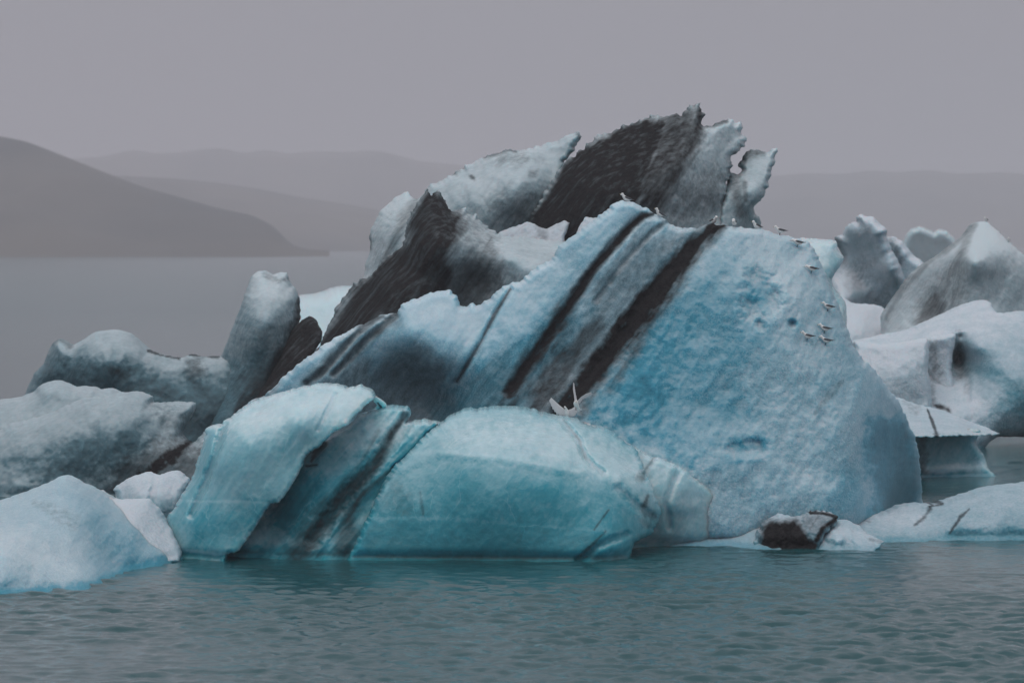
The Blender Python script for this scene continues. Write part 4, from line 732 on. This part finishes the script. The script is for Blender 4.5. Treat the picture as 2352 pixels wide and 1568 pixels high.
def feathered(lead, trail, cuts):
    """saw the trailing edge into flight feathers"""
    out = []; n = cuts
    for i in range(n + 1):
        t = i / n
        def at(P):
            x = t * (len(P) - 1); k = min(int(x), len(P) - 2); return Vector(P[k]).lerp(Vector(P[k + 1]), x - k)
        L_, T_ = at(lead), at(trail)
        out.append((L_, L_.lerp(T_, 1.0 if i % 2 else 0.90)))
    return out

PXM = FPX / 103.8       # picture units per metre there
# bird landed on the dome, one wing raised to the left, seen from the front
base = on('main', 1303, 958); base = Vector(unproj(1303, 957, 104.6))
g1 = bpy.data.objects.new('gull', None); col.objects.link(g1); g1.location = base
tag(g1, 'gull standing on the turquoise dome with its left wing raised', 'gull', GG)
def L2(u, v, y=0.0): return ((u - 1303) / PXM, y, (957 - v) / PXM)
child('body', mesh('body', loft([(L2(1303, 958), (.02, 0, 0), (0, .02, 0)), (L2(1303, 952), (.055, 0, 0), (0, .06, 0)), (L2(1302, 946), (.062, 0, 0), (0, .075, 0)), (L2(1301, 941), (.05, 0, 0), (0, .06, 0)), (L2(1300, 938, -.04), (.036, 0, 0), (0, .036, 0)), (L2(1298, 935, -.06), (.034, 0, 0), (0, .036, 0)), (L2(1297, 932, -.06), (.016, 0, 0), (0, .016, 0))], 12), G_WHITE), g1)
child('wing', mesh('wing', spread_wing(feathered([L2(1301, 942), L2(1286, 931, .03), L2(1275, 921, .05), L2(1266, 913, .08)], [L2(1301, 957), L2(1279, 953, .03), L2(1268, 938, .05), L2(1261, 920, .08)], 14)), flat_mat('pale_wing', (0.62, 0.62, 0.63))), g1)
child('wing', mesh('wing', spread_wing(feathered([L2(1303, 942), L2(1314, 938, .04), L2(1322, 932, .08)], [L2(1303, 957), L2(1320, 957, .04), L2(1328, 944, .08)], 8)), bpy.data.materials['pale_wing']), g1)
child('bill', mesh('bill', loft([(L2(1298, 935.5, -.09), (.008, 0, 0), (0, 0, .008)), (L2(1296, 938, -.115), (.006, 0, 0), (0, 0, .006)), (L2(1295, 940, -.125), (.002, 0, 0), (0, 0, .002))], 8), G_LEG), g1)
for du in (-2, 2):
    child('leg', mesh('leg', loft([(L2(1303 + du, 955), (.006, 0, 0), (0, .006, 0)), (L2(1303 + du, 962), (.006, 0, 0), (0, .006, 0)), (L2(1303 + du, 963), (.02, 0, 0), (0, .02, 0))], 6), G_LEG), g1)
# bird hovering above it with both wings up
g2 = bpy.data.objects.new('gull', None); col.objects.link(g2); g2.location = Vector(unproj(1303, 957, 104.4))
tag(g2, 'white gull hovering with both wings raised above the one on the dome', 'gull', 'gulls in flight')
child('body', mesh('body', loft([(L2(1324, 918, -.10), (.012, 0, 0), (0, 0, .012)), (L2(1323, 921, -.09), (.05, 0, 0), (0, .03, .02)), (L2(1323, 925, -.05), (.068, 0, 0), (0, .05, .03)), (L2(1324, 930, .0), (.07, 0, 0), (0, .06, .03)), (L2(1326, 935, .06), (.055, 0, 0), (0, .05, .02)), (L2(1329, 939, .10), (.045, 0, 0), (0, .02, .01)), (L2(1333, 943, .14), (.06, 0, .03), (0, .006, .004))], 12), G_WHITE), g2)
child('wing', mesh('wing', spread_wing(feathered([L2(1320, 921), L2(1318, 905, .03), L2(1316, 893, .05), L2(1317, 878, .10)], [L2(1327, 924, .05), L2(1323, 905, .08), L2(1321, 892, .10), L2(1319, 880, .12)], 12)), bpy.data.materials['pale_wing']), g2)
child('wing', mesh('wing', spread_wing(feathered([L2(1326, 920), L2(1335, 911, .03), L2(1346, 904, .05), L2(1359, 900, .10)], [L2(1331, 928, .05), L2(1339, 917, .08), L2(1349, 913, .10), L2(1359, 906, .12)], 12)), bpy.data.materials['pale_wing']), g2)
for du in (0, 3):
    child('leg', mesh('leg', loft([(L2(1322 + du, 933, -.02), (.006, 0, 0), (0, .006, 0)), (L2(1322 + du, 939, -.05), (.006, 0, 0), (0, .006, 0)), (L2(1321 + du, 941, -.06), (.014, 0, 0), (0, .01, 0))], 6), G_LEG), g2)
child('bill', mesh('bill', loft([(L2(1323, 921, -.12), (.008, 0, 0), (0, 0, .008)), (L2(1323, 924, -.15), (.003, 0, 0), (0, 0, .003))], 8), G_BILL), g2)

# ------------------------------------------------------------------ haze
x0, x1, y0, y1, z0, z1 = -12500, 12500, -2500, 10500, -3.2, 230
hv = [(x, y, z) for z in (z0, z1) for y in (y0, y1) for x in (x0, x1)]
hm = bpy.data.meshes.new('haze'); hm.from_pydata(hv, [], [(0, 2, 3, 1), (4, 5, 7, 6), (0, 1, 5, 4), (2, 6, 7, 3), (0, 4, 6, 2), (1, 3, 7, 5)]); hm.update()
m = bpy.data.materials.new('mist'); m.use_nodes = True; t = m.node_tree; t.nodes.clear()
mo = nd(t, 'OutputMaterial'); pv = nd(t, 'VolumePrincipled'); pv.inputs['Color'].default_value = (0.94, 0.90, 0.94, 1); pv.inputs['Density'].default_value = 0.00033
t.links.new(pv.outputs[0], mo.inputs['Volume']); hm.materials.append(m)
ho = bpy.data.objects.new('haze', hm); col.objects.link(ho); tag(ho, 'thin grey mist over the lagoon', kind='stuff')
